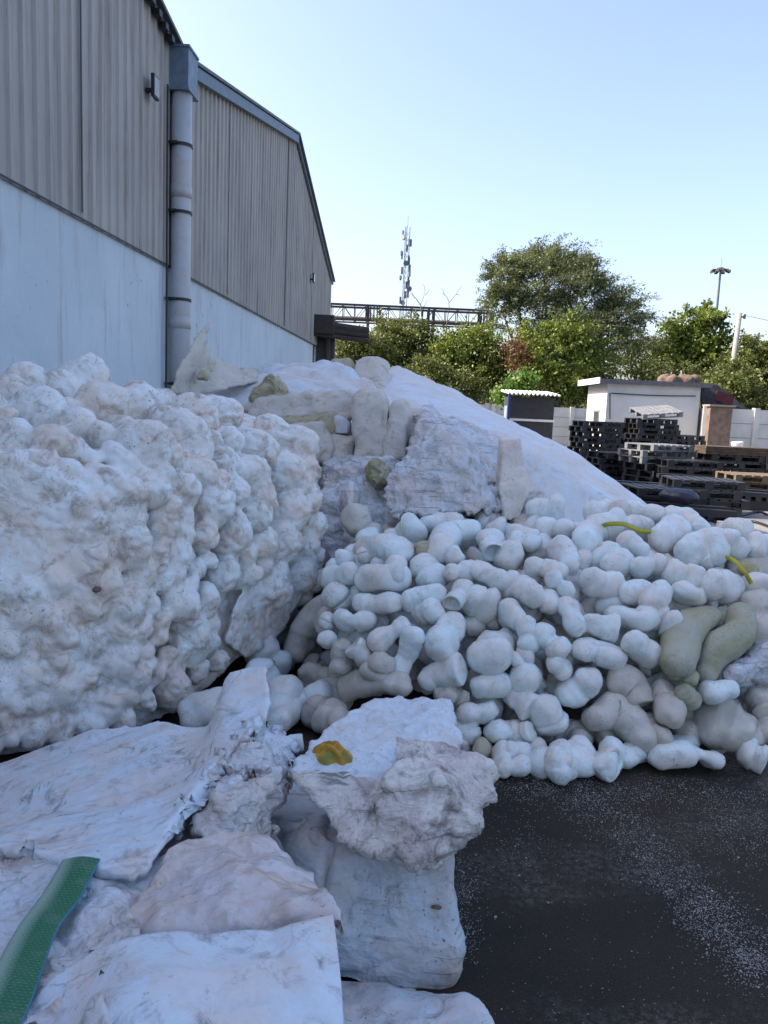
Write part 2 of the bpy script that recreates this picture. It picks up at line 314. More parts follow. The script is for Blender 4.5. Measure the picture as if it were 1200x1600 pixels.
# ------------------------------------------------------------------ warehouse
AZ = 3.6
def Wp(s, out, z):
    a = R(AZ); return Vector((math.sin(a) * s - math.cos(a) * (5 - out), math.cos(a) * s + math.sin(a) * (5 - out), z))
US = Vector((math.sin(R(AZ)), math.cos(R(AZ)), 0)); UN = Vector((math.cos(R(AZ)), -math.sin(R(AZ)), 0)); UZ = Vector((0, 0, 1))
ROOF = [(-18, 7.0), (-8.0, 7.75), (3.5, 9.9), (14.4, 7.72), (14.75, 7.72), (25.6, 10.1), (34.9, 7.05)]
def roofz(s):
    for (a, za), (b, zb) in zip(ROOF, ROOF[1:]):
        if a <= s <= b: return za + (zb - za) * (s - a) / (b - a)
    return ROOF[-1][1]
def warehouse():
    wh = empty("warehouse", Wp(14, 0, 0), "long warehouse with beige corrugated gables above a white rendered wall", "warehouse")
    # lower rendered wall
    m = NT("white_render"); v = m.coords(False)
    c = m.ramp(m.noise(v, 0.6, 5, 0.6, 0.5), [(0.35, (0.54, 0.62, 0.67)), (0.65, (0.62, 0.70, 0.75))])
    mp = m.add("ShaderNodeMapping"); mp.inputs["Scale"].default_value = (3.0, 3.0, 0.35); m.link(v, mp.inputs[0])
    st = m.noise(mp.outputs[0], 1.6, 6, 0.7, 0.3); c = m.mix(m.ramp(st, [(0.53, 0), (0.68, 0.5)]), c, (0.36, 0.31, 0.28))
    c = m.mix(m.ramp(m.noise(v, 5, 4, 0.6), [(0.68, 0), (0.72, 0.8)]), c, (0.28, 0.24, 0.24))
    m.link(c, m.b.inputs["Base Color"]); m.b.inputs["Roughness"].default_value = 0.8; m.link(m.bump(m.noise(v, 12, 6, 0.6), 0.4, 0.02), m.b.inputs["Normal"])
    b = MB(); b.obox((Wp(8.4, -0.17, 2.02)), US * 26.3, UN * 0.15, UZ * 2.02); b.build("rendered_wall", m.m, wh)
    # corrugated gable cladding
    m = NT("beige_corrugated_sheet"); v = m.coords(False)
    c = m.ramp(m.noise(v, 0.5, 5, 0.6), [(0.35, (0.36, 0.34, 0.31)), (0.65, (0.44, 0.415, 0.375))])
    mp = m.add("ShaderNodeMapping"); mp.inputs["Scale"].default_value = (6, 6, 0.25); m.link(v, mp.inputs[0])
    c = m.mix(m.ramp(m.noise(mp.outputs[0], 1.5, 6, 0.7), [(0.50, 0), (0.66, 0.75)]), c, (0.22, 0.18, 0.15))
    m.link(c, m.b.inputs["Base Color"]); m.b.inputs["Roughness"].default_value = 0.6
    for s0, s1 in ((-18, 14.34), (14.56, 34.88)):
        V = []; F = []; s = s0; pr = []
        while s < s1:
            for ds, o in ((0, 0), (0.12, 0), (0.15, 0.04), (0.21, 0.04), (0.24, 0)):
                if s + ds <= s1: pr.append((s + ds, o))
            s += 0.30
        pr.append((s1, 0)); br = [a for a, _ in ROOF if s0 < a < s1]
        for s, o in pr:
            V += [Wp(s, o, 3.98), Wp(s, o, roofz(s) - 0.02)]
        n = len(V)
        for s, o in pr: V += [Wp(s, o - 0.03, 3.98), Wp(s, o - 0.03, roofz(s) - 0.02)]
        for i in range(len(pr) - 1):
            a = 2 * i; F.append([a, a + 2, a + 3, a + 1]); F.append([n + a + 1, n + a + 3, n + a + 2, n + a]); F.append([a, n + a, n + a + 2, a + 2])
        mk("gable_cladding", V, F, m.m, wh, False)
    for s0, s1 in ((-10, 14.15), (14.8, 34.5)): MB().obox(Wp((s0 + s1) / 2, 0.043, 3.99), US * ((s1 - s0) / 2), UN * 0.006, UZ * 0.012).build("drip_flashing", M['metal_dark'], wh)
    for s in (3.3, 6.4, 10.6, 17.9, 24.6, 29.6): b = MB(); b.obox(Wp(s, 0.046, (4.05 + roofz(s)) / 2), US * 0.012, UN * 0.004, UZ * ((roofz(s) - 4.1) / 2)); b.build("sheet_lap", M['metal_dark'], wh)
    rm = simple("roof_sheet", (0.12, 0.13, 0.14), 0.6)
    def slope(a, b_, mat, name, out0, out1, dz, h):
        (sa, za), (sb, zb) = a, b_; d = (Wp(sb, 0, zb) - Wp(sa, 0, za)); L = d.length / 2; d.normalize(); nz = d.cross(UN); nz = nz if nz.z > 0 else -nz
        c = (Wp(sa, 0, za) + Wp(sb, 0, zb)) / 2 + UN * ((out0 + out1) / 2) + nz * dz
        MB().obox(c, d * L, UN * ((out1 - out0) / 2), nz * (h / 2)).build(name, mat, wh)
    for i in (0, 1, 2, 4, 5):
        a, b_ = ROOF[i], ROOF[i + 1]
        if i == 2: b_ = (14.3, 7.73)
        slope(a, b_, rm, "roof", -26.0, 0.20, 0.07, 0.06)
        if i == 4: slope(a, b_, M['fascia'], "barge_board", 0.06, 0.16, -0.09, 0.22)
        else: slope(a, b_, M['fascia'] if i > 3 else M['metal_dark'], "barge_board", 0.06, 0.12, -0.04, 0.12)
    b = MB(); s = -6.0                              # scalloped roof sheet ends along the first gable
    while s < 14.0: b.obox(Wp(s, 0.13, roofz(s) - 0.13), US * 0.07, UN * 0.05, UZ * 0.05); s += 0.3
    b.build("roof_edge_corrugation", M['metal_dark'], wh)
    # end wall and back closing faces
    MB().obox(Wp(34.82, -13, 3.45), US * 0.05, UN * 12.8, UZ * 3.45).build("end_wall", M['pvc'], wh)
    # hopper and downpipe
    hp = MB(); hp.obox(Wp(14.25, 0.20, 7.34), US * 0.26, UN * 0.18, UZ * 0.34); hp.obox(Wp(14.25, 0.20, 7.69), US * 0.28, UN * 0.20, UZ * 0.02); hp.obox(Wp(14.25, 0.20, 6.99), US * 0.28, UN * 0.20, UZ * 0.02)
    hb = simple("hopper_sheet", (0.17, 0.24, 0.30), 0.45, 0.2, 0.3); ho = hp.build("rain_hopper", hb, wh)
    dp = MB().tube([Wp(14.2, 0.20, 6.98), Wp(14.2, 0.20, 0.0)], 0.18, 20)
    for z in (5.2, 2.9): dp.tube([Wp(14.2, 0.20, z), Wp(14.2, 0.20, z + 0.22)], 0.19, 20)
    d = dp.build("downpipe", M['pvc'], wh, True)
    for z in (6.10, 4.95, 3.42, 1.9):
        k = MB().tube([Wp(14.2, 0.20, z - 0.025), Wp(14.2, 0.20, z + 0.025)], 0.198, 20); k.obox(Wp(13.98, 0.10, z), US * 0.03, UN * 0.1, UZ * 0.02)
        k.build("pipe_clamp", M['metal_dark'], d)
    # side cable
    MB().tube([Wp(13.86, 0.06, 7.0), Wp(13.87, 0.06, 4.0), Wp(13.86, 0.06, 0.3)], 0.02, 6).build("cable", M['metal_dark'], wh)
    for s, z, k, lb in ((13.0, 6.62, .72, "black rectangular floodlight high on the beige gable next to the downpipe"), (29.3, 6.33, 0.7, "small black floodlight near the far end of the warehouse gable")):
        fl = empty("floodlight", Wp(s, 0.05, z), lb, "floodlight")
        b = MB(); b.obox(Wp(s, 0.22 * k, z), US * 0.17 * k, UN * 0.035 * k, UZ * 0.24 * k)
        b.build("housing", M['metal_dark'], fl)
        MB().obox(Wp(s, 0.259 * k, z), US * 0.14 * k, UN * 0.006, UZ * 0.20 * k).build("lamp_glass", simple("lamp_glass", (0.35, 0.36, 0.36), 0.2), fl)
        MB().obox(Wp(s, 0.11 * k, z - 0.05), US * 0.03, UN * 0.1 * k, UZ * 0.03).build("bracket", M['metal_dark'], fl)
warehouse()
# ------------------------------------------------------------------ far structures
def lean_to():
    e = empty("lean_to", P(505, 640, 31), "dark rusty lean-to frame with pipes stacked on it at the warehouse corner", "shelter")
    rust = simple("rusty_steel", (0.06, 0.045, 0.038), 0.8)
    b = MB(); a = P(489, 497, 31); b.tube([a, Vector((a.x - 0.15, a.y, 0))], 0.13, 8); b.build("post", rust, e)
    a = P(512, 520, 31.5); MB().tube([a, Vector((a.x, a.y, 0))], 0.11, 8).build("post", rust, e)
    for y0, y1, r in ((504, 517, .15), (512, 524, .12), (520, 533, .10)):
        MB().tube([P(484, y0, 30.8), P(575, y1, 31.8)], r, 8).build("pipe", rust, e)
    b = MB(); b.obox(P(505, 508, 31.2), (0.45, 0, 0), (0, .5, 0), (0, 0, .35)); b.build("bracket", rust, e)
    b = MB(); b.obox(P(507, 545, 32), (0.42, 0, 0), (0, .3, 0), (0, 0, 1.0)); b.build("side_panel", simple("old_boarding", (0.10, 0.09, 0.085), 0.9), e)
lean_to()
def gantry():
    Y = 60; e = empty("pipe_gantry", P(640, 641, Y) - Vector((0, 0, 1.6)), "long dark steel truss gantry carrying pipes above the trees", "gantry")
    x0 = P(500, 480, Y).x; x1 = P(768, 500, Y).x; zt = P(640, 480, Y).z; zb = P(640, 504, Y).z; m = simple("weathered_steel", (0.04, 0.035, 0.035), 0.7)
    b = MB()
    for yy in (Y, Y + 1.6):
        b.box(x0, x1, yy - .06, yy + .06, zt - .08, zt + .08); b.box(x0, x1, yy - .06, yy + .06, zb - .06, zb + .06)
    b.build("chord", m, e)
    n = 15; dx = (x1 - x0) / n
    for yy in (Y, Y + 1.6):
        b = MB()
        for i in range(n + 1): b.box(x0 + i * dx - .03, x0 + i * dx + .03, yy - .03, yy + .03, zb, zt)
        for i in range(n):
            a, c = (zb, zt) if i % 2 else (zt, zb); b.tube([(x0 + i * dx, yy, a), (x0 + (i + 1) * dx, yy, c)], 0.028, 4)
        b.build("lattice", m, e)
    for px in (584, 674, 761):
        x = P(px, 495, Y).x; b = MB()
        for dx_ in (-.45, .45) if px != 674 else (-.2, .2):
            for yy in (Y, Y + 1.6): b.box(x + dx_ - .08, x + dx_ + .08, yy - .08, yy + .08, 0, zt)
        b.build("leg", m, e)
        if px != 674:
            b = MB()
            for k in range(5): b.box(x - .55 + k * .25, x - .45 + k * .25, Y - .1, Y + .0, zb, zt)
            b.build("ladder_cage", m, e)
    MB().tube([(x0, Y + .8, zb + .25), (x1, Y + .8, zb + .25)], 0.12, 8).build("pipe", simple("lagged_pipe", (0.16, 0.15, 0.15), 0.6), e)
gantry()
def lattice_tower():
    Y = 230; t = P(637, 354, Y); x, zt = t.x, t.z; e = empty("lattice_tower", (x, Y, 0), "slender pale lattice telecom mast with dishes and antennas near its top", "telecom tower")
    m = simple("haze_paled_steel", (0.30, 0.33, 0.36), 0.6); b = MB(); r = .75  # pale tone puts the fade of distance haze into the steel colour
    C = [(x + r * math.cos(a), Y + r * math.sin(a)) for a in (0.3, 2.4, 4.5)]
    for cx, cy in C: b.box(cx - .10, cx + .10, cy - .10, cy + .10, 0, zt)
    z = 0; i = 0
    while z < zt - 1.5:
        for k in range(3): b.tube([(C[k][0], C[k][1], z), (C[(k + 1) % 3][0], C[(k + 1) % 3][1], z + 1.5)], .05, 4)
        z += 1.5
    b.build("lattice", m, e)
    rr = random.Random(3)
    dark = simple("antenna_grey", (0.10, 0.12, 0.14), 0.5)
    for i in range(22):
        zz = zt - 2 - (i / 22) * (zt * .36) - rr.random(); a = rr.random() * 6.28; ox, oy = math.cos(a) * 1.25, math.sin(a) * 1.25
        b = MB()
        if i % 4 == 1: b.tube([(x + ox, Y + oy, zz), (x + ox * 1.35, Y + oy * 1.35 - .2, zz)], [.75, .7], 12); b.build("dish", dark if i > 3 else m, e)
        else: b.box(x + ox - .28, x + ox + .28, Y + oy - .2, Y + oy + .2, zz - 1.0, zz + 1.0); b.build("panel_antenna", dark if i % 3 else m, e)
    MB().tube([(x, Y, zt), (x, Y, zt + 3)], .08, 5).build("lightning_rod", m, e)
lattice_tower()
def high_mast():
    Y = 120; t = P(1126, 421, Y); x, zt = t.x, t.z; e = empty("high_mast_light", (x, Y, 0), "tall thin high-mast light with a ring of dark lamps", "mast light")
    m = simple("mast_grey", (0.12, 0.14, 0.15), 0.5, .3)
    MB().tube([(x, Y, 0), (x, Y, zt)], [.35, .15], 10).build("pole", m, e); MB().tube([(x, Y, zt), (x, Y, zt + 1.7)], .03, 5).build("lightning_rod", m, e)
    b = MB(); b.tube([(x, Y, zt - .25), (x, Y, zt + .25)], .42, 12)
    for k in range(8):
        a = k * math.pi / 4; b.tube([(x, Y, zt), (x + math.cos(a) * 1.2, Y + math.sin(a) * 1.2, zt)], .05, 5)
    b.build("ring", m, e)
    for k in range(8):
        a = k * math.pi / 4 + .1; cx, cy = x + math.cos(a) * 1.15, Y + math.sin(a) * 1.15
        MB().obox((cx, cy, zt - .22), (math.cos(a) * .3, math.sin(a) * .3, -.1), (-math.sin(a) * .22, math.cos(a) * .22, 0), (0.02, 0.02, .16)).build("lamp", M['metal_dark'], e)
high_mast()
def pole():
    Y = 46; t = P(1156, 489, Y); x, zt = t.x, t.z; e = empty("utility_pole", (x - .25, Y, 0), "pale concrete utility pole with a single wire and insulator at its top", "utility pole")
    MB().tube([(x - .28, Y, 0), (x, Y, zt)], [.19, .13], 10).build("pole", simple("pole_concrete", (0.32, 0.31, 0.28), 0.8), e, True)
    MB().tube([(x, Y, zt - .25), (x + .3, Y, zt - .2)], .05, 6).build("bracket", M['metal_dark'], e)
    MB().tube([(x + .3, Y, zt - .32), (x + .3, Y, zt - .06)], [.07, .07], 8).build("insulator", simple("insulator_glaze", (0.12, 0.07, 0.05), .3), e)
    pts = [Vector((x + .3 + 30 * t_, Y - 4 * t_, zt - .12 - 1.6 * (1 - (2 * t_ - 1) ** 2))) for t_ in np.linspace(0, 1, 16)]
    MB().tube(pts, .015, 4).build("wire", M['metal_dark'], e)
    tag(MB().tube([(pts[-1].x, pts[-1].y, 0), (pts[-1].x, pts[-1].y, zt)], [.19, .13], 10).build("utility_pole", simple("pole_concrete_b", (0.32, 0.31, 0.28), 0.8), None, True, (pts[-1].x, pts[-1].y, 0)), "concrete utility pole carrying the far end of the wire", "utility pole")
pole()
def boundary():
    m = NT("wall_panels"); v = m.coords(False)
    c = m.ramp(m.noise(v, 0.7, 6, 0.6, 0.4), [(0.35, (0.42, 0.41, 0.39)), (0.65, (0.55, 0.54, 0.51))])
    c = m.mix(m.ramp(m.noise(v, 4, 6, 0.7), [(0.58, 0), (0.75, 0.5)]), c, (0.25, 0.23, 0.2)); m.link(c, m.b.inputs["Base Color"]); m.b.inputs["Roughness"].default_value = 0.85
    def wall(x0, x1, Y0, Y1, z, label, n, cap=True):
        a = Vector((x0, Y0, 0)); b_ = Vector((x1, Y1, 0)); d = (b_ - a); L = d.length; d.normalize(); nn = Vector((d.y, -d.x, 0))
        e = empty("boundary_wall", (a + b_) / 2, label, "wall")
        MB().obox((a + b_) / 2 + UZ * (z / 2), d * L / 2, nn * .06, UZ * z / 2).build("panel", m.m, e)
        for i in range(n + 1):
            p = a + d * (L * i / n); MB().obox(p + UZ * (z / 2 + .03) + nn * .03, d * .11, nn * .11, UZ * (z / 2 + .03)).build("pillar", m.m, e)
        if cap:
            b = MB()
            for k in range(1, 4): b.obox((a + b_) / 2 + UZ * (z * k / 4) + nn * .062, d * L / 2, nn * .004, UZ * .012)
            b.build("panel_joint", M['dirtygrey'], e)
    Y = 43; wall(P(760, 650, Y).x, P(960, 650, Y).x, Y, Y, 2.12, "grey concrete boundary wall between the dark kiosk and the white cabin", 3)
    wall(P(300, 650, 46).x, P(760, 650, 46).x, 46, Y, 2.1, "grey concrete boundary wall running behind the covered white mound", 8)
    Y = 30; wall(P(1136, 650, Y).x, P(1240, 650, Y).x + 2, Y, Y + .5, 2.2, "pale concrete panel wall to the right of the brown gate pillar", 4)
    wall(P(1088, 650, Y + 3).x, P(1104, 650, Y).x, Y + 3, Y, 2.2, "short cream wall return lit between the cabin and gate pillar", 1, False)
    gp = empty("gate_pillar", P(1122, 690, 29.8) - UZ * .7, "broad brown weathered gate pillar beside the concrete panel wall", "pillar")
    x = P(1122, 660, 29.8).x; MB().box(x - .42, x + .42, 29.6, 30.1, 0, 2.25).build("shaft", simple("brown_render", (0.22, 0.15, 0.11), .85, 0, .4), gp)
    MB().box(x - .5, x + .5, 29.5, 30.2, 2.25, 2.32).build("cap", simple("pillar_cap", (0.30, 0.25, 0.2), .85), gp)
boundary()
def cabin():
    Y = 31.0; x0 = P(946, 650, Y).x; x1 = P(1091, 650, Y).x; e = empty("cabin", ((x0 + x1) / 2, Y + 1.5, 0), "small white flat-roofed guard cabin with a grey roof slab", "cabin")
    zt = P(1015, 602, Y).z; wm = NT("cabin_render"); v = wm.coords(False)
    c = wm.ramp(wm.noise(v, 0.8, 6, .6, .4), [(0.35, (0.50, 0.50, 0.48)), (0.65, (0.60, 0.595, 0.57))]); c = wm.mix(wm.ramp(wm.noise(v, 5, 6, .7), [(0.6, 0), (.75, .4)]), c, (0.3, 0.27, 0.22))
    wm.link(c, wm.b.inputs["Base Color"]); wm.b.inputs["Roughness"].default_value = .8
    MB().box(x0, x1, Y, Y + 3.0, 0, zt).build("walls", wm.m, e)
    MB().box(x0 - .38, x1 + .35, Y - .25, Y + 3.2, zt, zt + .17).build("roof_slab", simple("slab_edge", (0.12, 0.125, 0.14), .8), e)
    MB().box(x0 - .42, x0 - .38, Y - .27, Y + 3.22, zt - .02, zt + .22).build("roof_edge", M['white'], e)
    f = MB().box(x0 - .03, x0 - .001, Y + .9, Y + 1.7, 1.15, 1.95).build("window", M['dirtygrey'], e)
    MB().box(x0 - .04, x0 - .031, Y + .98, Y + 1.62, 1.22, 1.88).build("pane", simple("dark_glass", (0.06, 0.07, 0.08), .15), f)
    pts = [P(953, 655, Y - .05), P(953, 615, Y - .05)] + [P(953 + t * 134, 614 + 4.5 * t + 1.5 * math.sin(t * 3), Y - .05) for t in np.linspace(.02, 1, 12)]
    MB().tube(pts, .022, 5).build("cable", M['metal_dark'], e)
    # heap of old tarpaulin and rubble on the roof
    v_ = []; f_ = []; b = MB()
    for i in range(9):
        a, q = ico((x1 - .55 + rng.uniform(-.6, .6), Y + 1 + rng.uniform(-.5, .5), zt + .22 + rng.uniform(0, .13)), .25 + rng.uniform(0, .12), 1); b.add(a, q)
    tag(sculpt("rubble_heap", b.v, b.f, .05, simple("brown_tarpaulin", (0.16, 0.11, 0.08), .9, 0, .4, 8), [lambda p, n: .05 * fbm(p, 4, 3)], 2, zmin=zt + .172), "brown heap of rubble and old sheet lying on the cabin roof", "rubble")
    ah = empty("awning", (x1 + .8, Y + 2, 0), "dark collapsed tarpaulin awning hanging off the far side of the cabin", "awning")
    dk = simple("black_tarpaulin", (0.02, 0.018, 0.018), .7, 0, .5, 5)
    rows = [[(1092, 600, 32), (1120, 602, 32.4), (1140, 618, 32.8)], [(1094, 615, 31.6), (1125, 622, 31.9), (1156, 632, 32.3)], [(1096, 636, 31.4), (1130, 637, 31.6), (1166, 641, 32)]]
    drape("sheet", rows, .05, dk, [lambda p, n: .12 * ridge(p, 1.6, 3)], .06, parent=ah)
    for px, yy in ((1098, 31.6), (1160, 32.2)):
        a = P(px, 630, yy); MB().tube([(a.x, a.y, 0), (a.x, a.y, a.z)], .05, 6).build("post", M['metal_dark'], ah)
    b = MB(); a = P(1132, 622, 31.6); b.obox(a, (.35, 0, -.1), (0, .03, 0), (0.02, 0, .2)); b.build("cloth", simple("maroon_cloth", (0.10, 0.015, 0.025), .8), ah)
    tag(sculpt("bucket", *(lambda q: (q.v, q.f))(MB().tube([P(1152, 703, 27), P(1152, 700, 27), P(1152, 690, 27)], [.17, .17, .22], 16)), .03, M['white'], None, 2, loc='base'), "small white bucket standing in front of the panel wall", "bucket")
cabin()
def kiosk():
    Y = 34; x0 = P(796, 650, Y).x; x1 = P(865, 650, Y).x; zt = P(830, 621, Y).z; e = empty("kiosk", ((x0 + x1) / 2, Y + 1, 0), "dark kiosk shed with white corrugated roof sheet and blue corner post", "kiosk")
    dk = simple("dark_shutter", (0.035, 0.036, 0.038), .7)
    MB().box(x0, x1, Y, Y + 1.8, .6, zt).build("body", dk, e)
    MB().box(x0 - .02, x1 + .04, Y - .06, Y + .1, P(830, 657, Y).z - .04, P(830, 657, Y).z + .06).build("counter", M['white'], e)
    MB().box(x0 + .1, x1 - .1, Y + .1, Y + 1.7, 0, .6).build("base", simple("navy_base", (0.02, 0.025, 0.05), .6), e)
    V = []; F = []; n = 60
    for i in range(n + 1):
        x = x0 - .15 + (x1 - x0 + .3) * i / n; z = zt + .20 + .05 * math.sin(i * math.pi * 2 / 5)
        V += [(x, Y - .35, z - .05), (x, Y + 2.1, z + .12), (x, Y - .35, z - .09), (x, Y + 2.1, z + .08)]
    for i in range(n): a = 4 * i; F += [[a, a + 4, a + 5, a + 1], [a + 2, a + 3, a + 7, a + 6], [a, a + 2, a + 6, a + 4], [a + 1, a + 5, a + 7, a + 3]]
    mk("corrugated_roof", V, F, M['white'], e, False)
    MB().box(x0 - .14, x0 - .03, Y - .3, Y - .18, 0, zt + .1).build("post", simple("blue_paint", (0.03, 0.05, 0.16), .5), e)
    MB().box(x0 - .1, x0 - .005, Y + .2, Y + 1.0, .9, zt - .4).build("shutter", simple("pale_blue_board", (0.25, 0.32, 0.40), .6), e)
kiosk()
# ------------------------------------------------------------------ vegetation
def leafmat(name, c1, c2, c3):
    m = NT(name); v = m.coords(False)
    a = m.noise(v, 0.55, 3, .6); c = m.ramp(a, [(0.36, c1), (0.5, c2), (0.64, c3)])
    b = m.noise(v, 6, 2, .6); c = m.mix(m.ramp(b, [(0.4, 0), (0.6, .5)]), c, tuple(x * .45 for x in c2))
    m.link(c, m.b.inputs["Base Color"]); m.b.inputs["Roughness"].default_value = .55
    tr = m.add("ShaderNodeBsdfTranslucent"); m.link(c, tr.inputs[0]); ms = m.add("ShaderNodeMixShader"); ms.inputs[0].default_value = .35
    m.link(m.b.outputs[0], ms.inputs[1]); m.link(tr.outputs[0], ms.inputs[2]); m.link(ms.outputs[0], m.o.inputs[0]); return m.m
LF = {'olive': leafmat("olive_foliage", (0.06, 0.08, 0.014), (0.13, 0.155, 0.028), (0.21, 0.23, 0.05)),
      'green': leafmat("green_foliage", (0.06, 0.095, 0.012), (0.15, 0.20, 0.024), (0.26, 0.31, 0.045)),
      'grey': leafmat("grey_green_foliage", (0.07, 0.09, 0.032), (0.12, 0.15, 0.05), (0.17, 0.20, 0.07)),
      'rust': leafmat("rusty_foliage", (0.11, 0.055, 0.02), (0.18, 0.09, 0.035), (0.22, 0.12, 0.05)),
      'lime': leafmat("lime_foliage", (0.07, 0.14, 0.015), (0.13, 0.24, 0.03), (0.2, 0.32, 0.05))}
bark = simple("bark", (0.10, 0.085, 0.065), .9, 0, .4, 5)
def leaves(centres, sizes, n, asp, rs, droop=0.0, wind=0.0, spread=1.0):
    """n leaves gaussian-scattered round each centre; quads bent along the middle"""
    k = len(centres); c = np.repeat(centres, n, 0); s = np.repeat(sizes, n)
    p = c + rs.normal(size=(k * n, 3)) * s[:, None] * np.array([1, 1, .75]) * spread
    d = rs.normal(size=(k * n, 3)); d[:, 2] -= droop; d[:, 0] += wind; d /= np.linalg.norm(d, axis=1)[:, None]
    e = np.cross(d, rs.normal(size=(k * n, 3))); e /= np.linalg.norm(e, axis=1)[:, None]
    L = rs.uniform(.6, 1.3, k * n)[:, None] * asp[0]; Wd = L * asp[1] / asp[0]
    V = np.stack([p - e * Wd * .25, p + d * L * .5 - e * Wd, p + d * L, p + d * L * .5 + e * Wd, ], 1).reshape(-1, 3)
    return V
def tree(name, lobes, Y, mat, label, cat='tree', clumps=60, nl=26, leaf=(.22, .05), trunk_r=.22, base=None, group=None, cs=.5, seed=1, whips=0, droop=.2, wind=.0, shell=.55):
    rs = np.random.RandomState(seed); L = [(np.array(P(px, py, Y + dy)), r / FPX * Y) for px, py, r, dy in lobes]
    mean = np.mean([l[0] for l in L], 0); bx = (base if base is not None else mean[0]); b0 = np.array([bx, Y, 0.0])
    e = empty(name, b0, label, cat, group)
    C = []; S = []; mb = MB(); top = np.array([mean[0] * .6 + bx * .4, Y, max(l[0][2] for l in L)])
    fork = b0 + np.array([0, 0, max(.6, min(l[0][2] - l[1] * .5 for l in L) * .7)])
    jog = lambda a, b, k, amp: [Vector(a + (b - a) * t + rs.normal(size=3) * amp * math.sin(math.pi * t) * np.linalg.norm(b - a)) for t in np.linspace(0, 1, k)]
    mb.tube(jog(b0, fork, 5, .02), list(np.linspace(trunk_r, trunk_r * .75, 5)), 8)
    W = MB()
    tot = sum(l[1] ** 2 for l in L)
    for c, r in L:
        pts = jog(fork, c, 6, .05); mb.tube(pts, list(np.linspace(trunk_r * .6, trunk_r * .15, 6)), 6)
        nc = max(5, int(clumps * r * r / tot * 1.0)); nb = max(3, nc // 7)
        dirs = rs.normal(size=(nc, 3)); dirs /= np.linalg.norm(dirs, axis=1)[:, None]
        rad = r * (1 - (1 - rs.uniform(size=nc) ** .5) * (1 - shell)) * rs.uniform(.45, 1.12, nc)
        cc = c + dirs * rad[:, None] * np.array([1, .9, .9]); cc[:, 2] = np.maximum(cc[:, 2], .25)
        C.append(cc); S.append(rs.uniform(.5, 1.2, nc) * cs)
        for q in cc[::4]: mb.tube(jog(c, q, 4, .06), [trunk_r * .14, trunk_r * .10, trunk_r * .06, trunk_r * .03], 4, False)
    V = leaves(np.concatenate(C), np.concatenate(S), nl, leaf, rs, droop, wind)
    if whips:                                       # long arching leafy sprays on the outside
        VV = [V]
        for _ in range(whips):
            c, r = L[rs.randint(len(L))]; d = rs.normal(size=3); d[2] = abs(d[2]) * 1.1 + .15; d /= np.linalg.norm(d); s0 = c + d * r * .7
            ln = (rs.uniform(.6, 1.6) + (rs.rand() < .2) * 1.4) * r * .45 + .4; t = np.linspace(0, 1, 9)[:, None]
            sp = s0 + d * t * ln + np.array([wind * .55, 0, -.30]) * (t ** 2) * ln
            mb.tube([Vector(q) for q in sp[::2]], [.02, .016, .012, .008, .005], 3, False)
            VV.append(leaves(sp[2:], np.full(7, .07), 9, (leaf[0] * .8, leaf[1] * .8), rs, .1, wind, 1.6))
        V = np.concatenate(VV)
    F = np.arange(len(V)).reshape(-1, 4).tolist()
    mk("crown", V, F, mat, e, False); mb.build("trunk", bark, e, True); return e
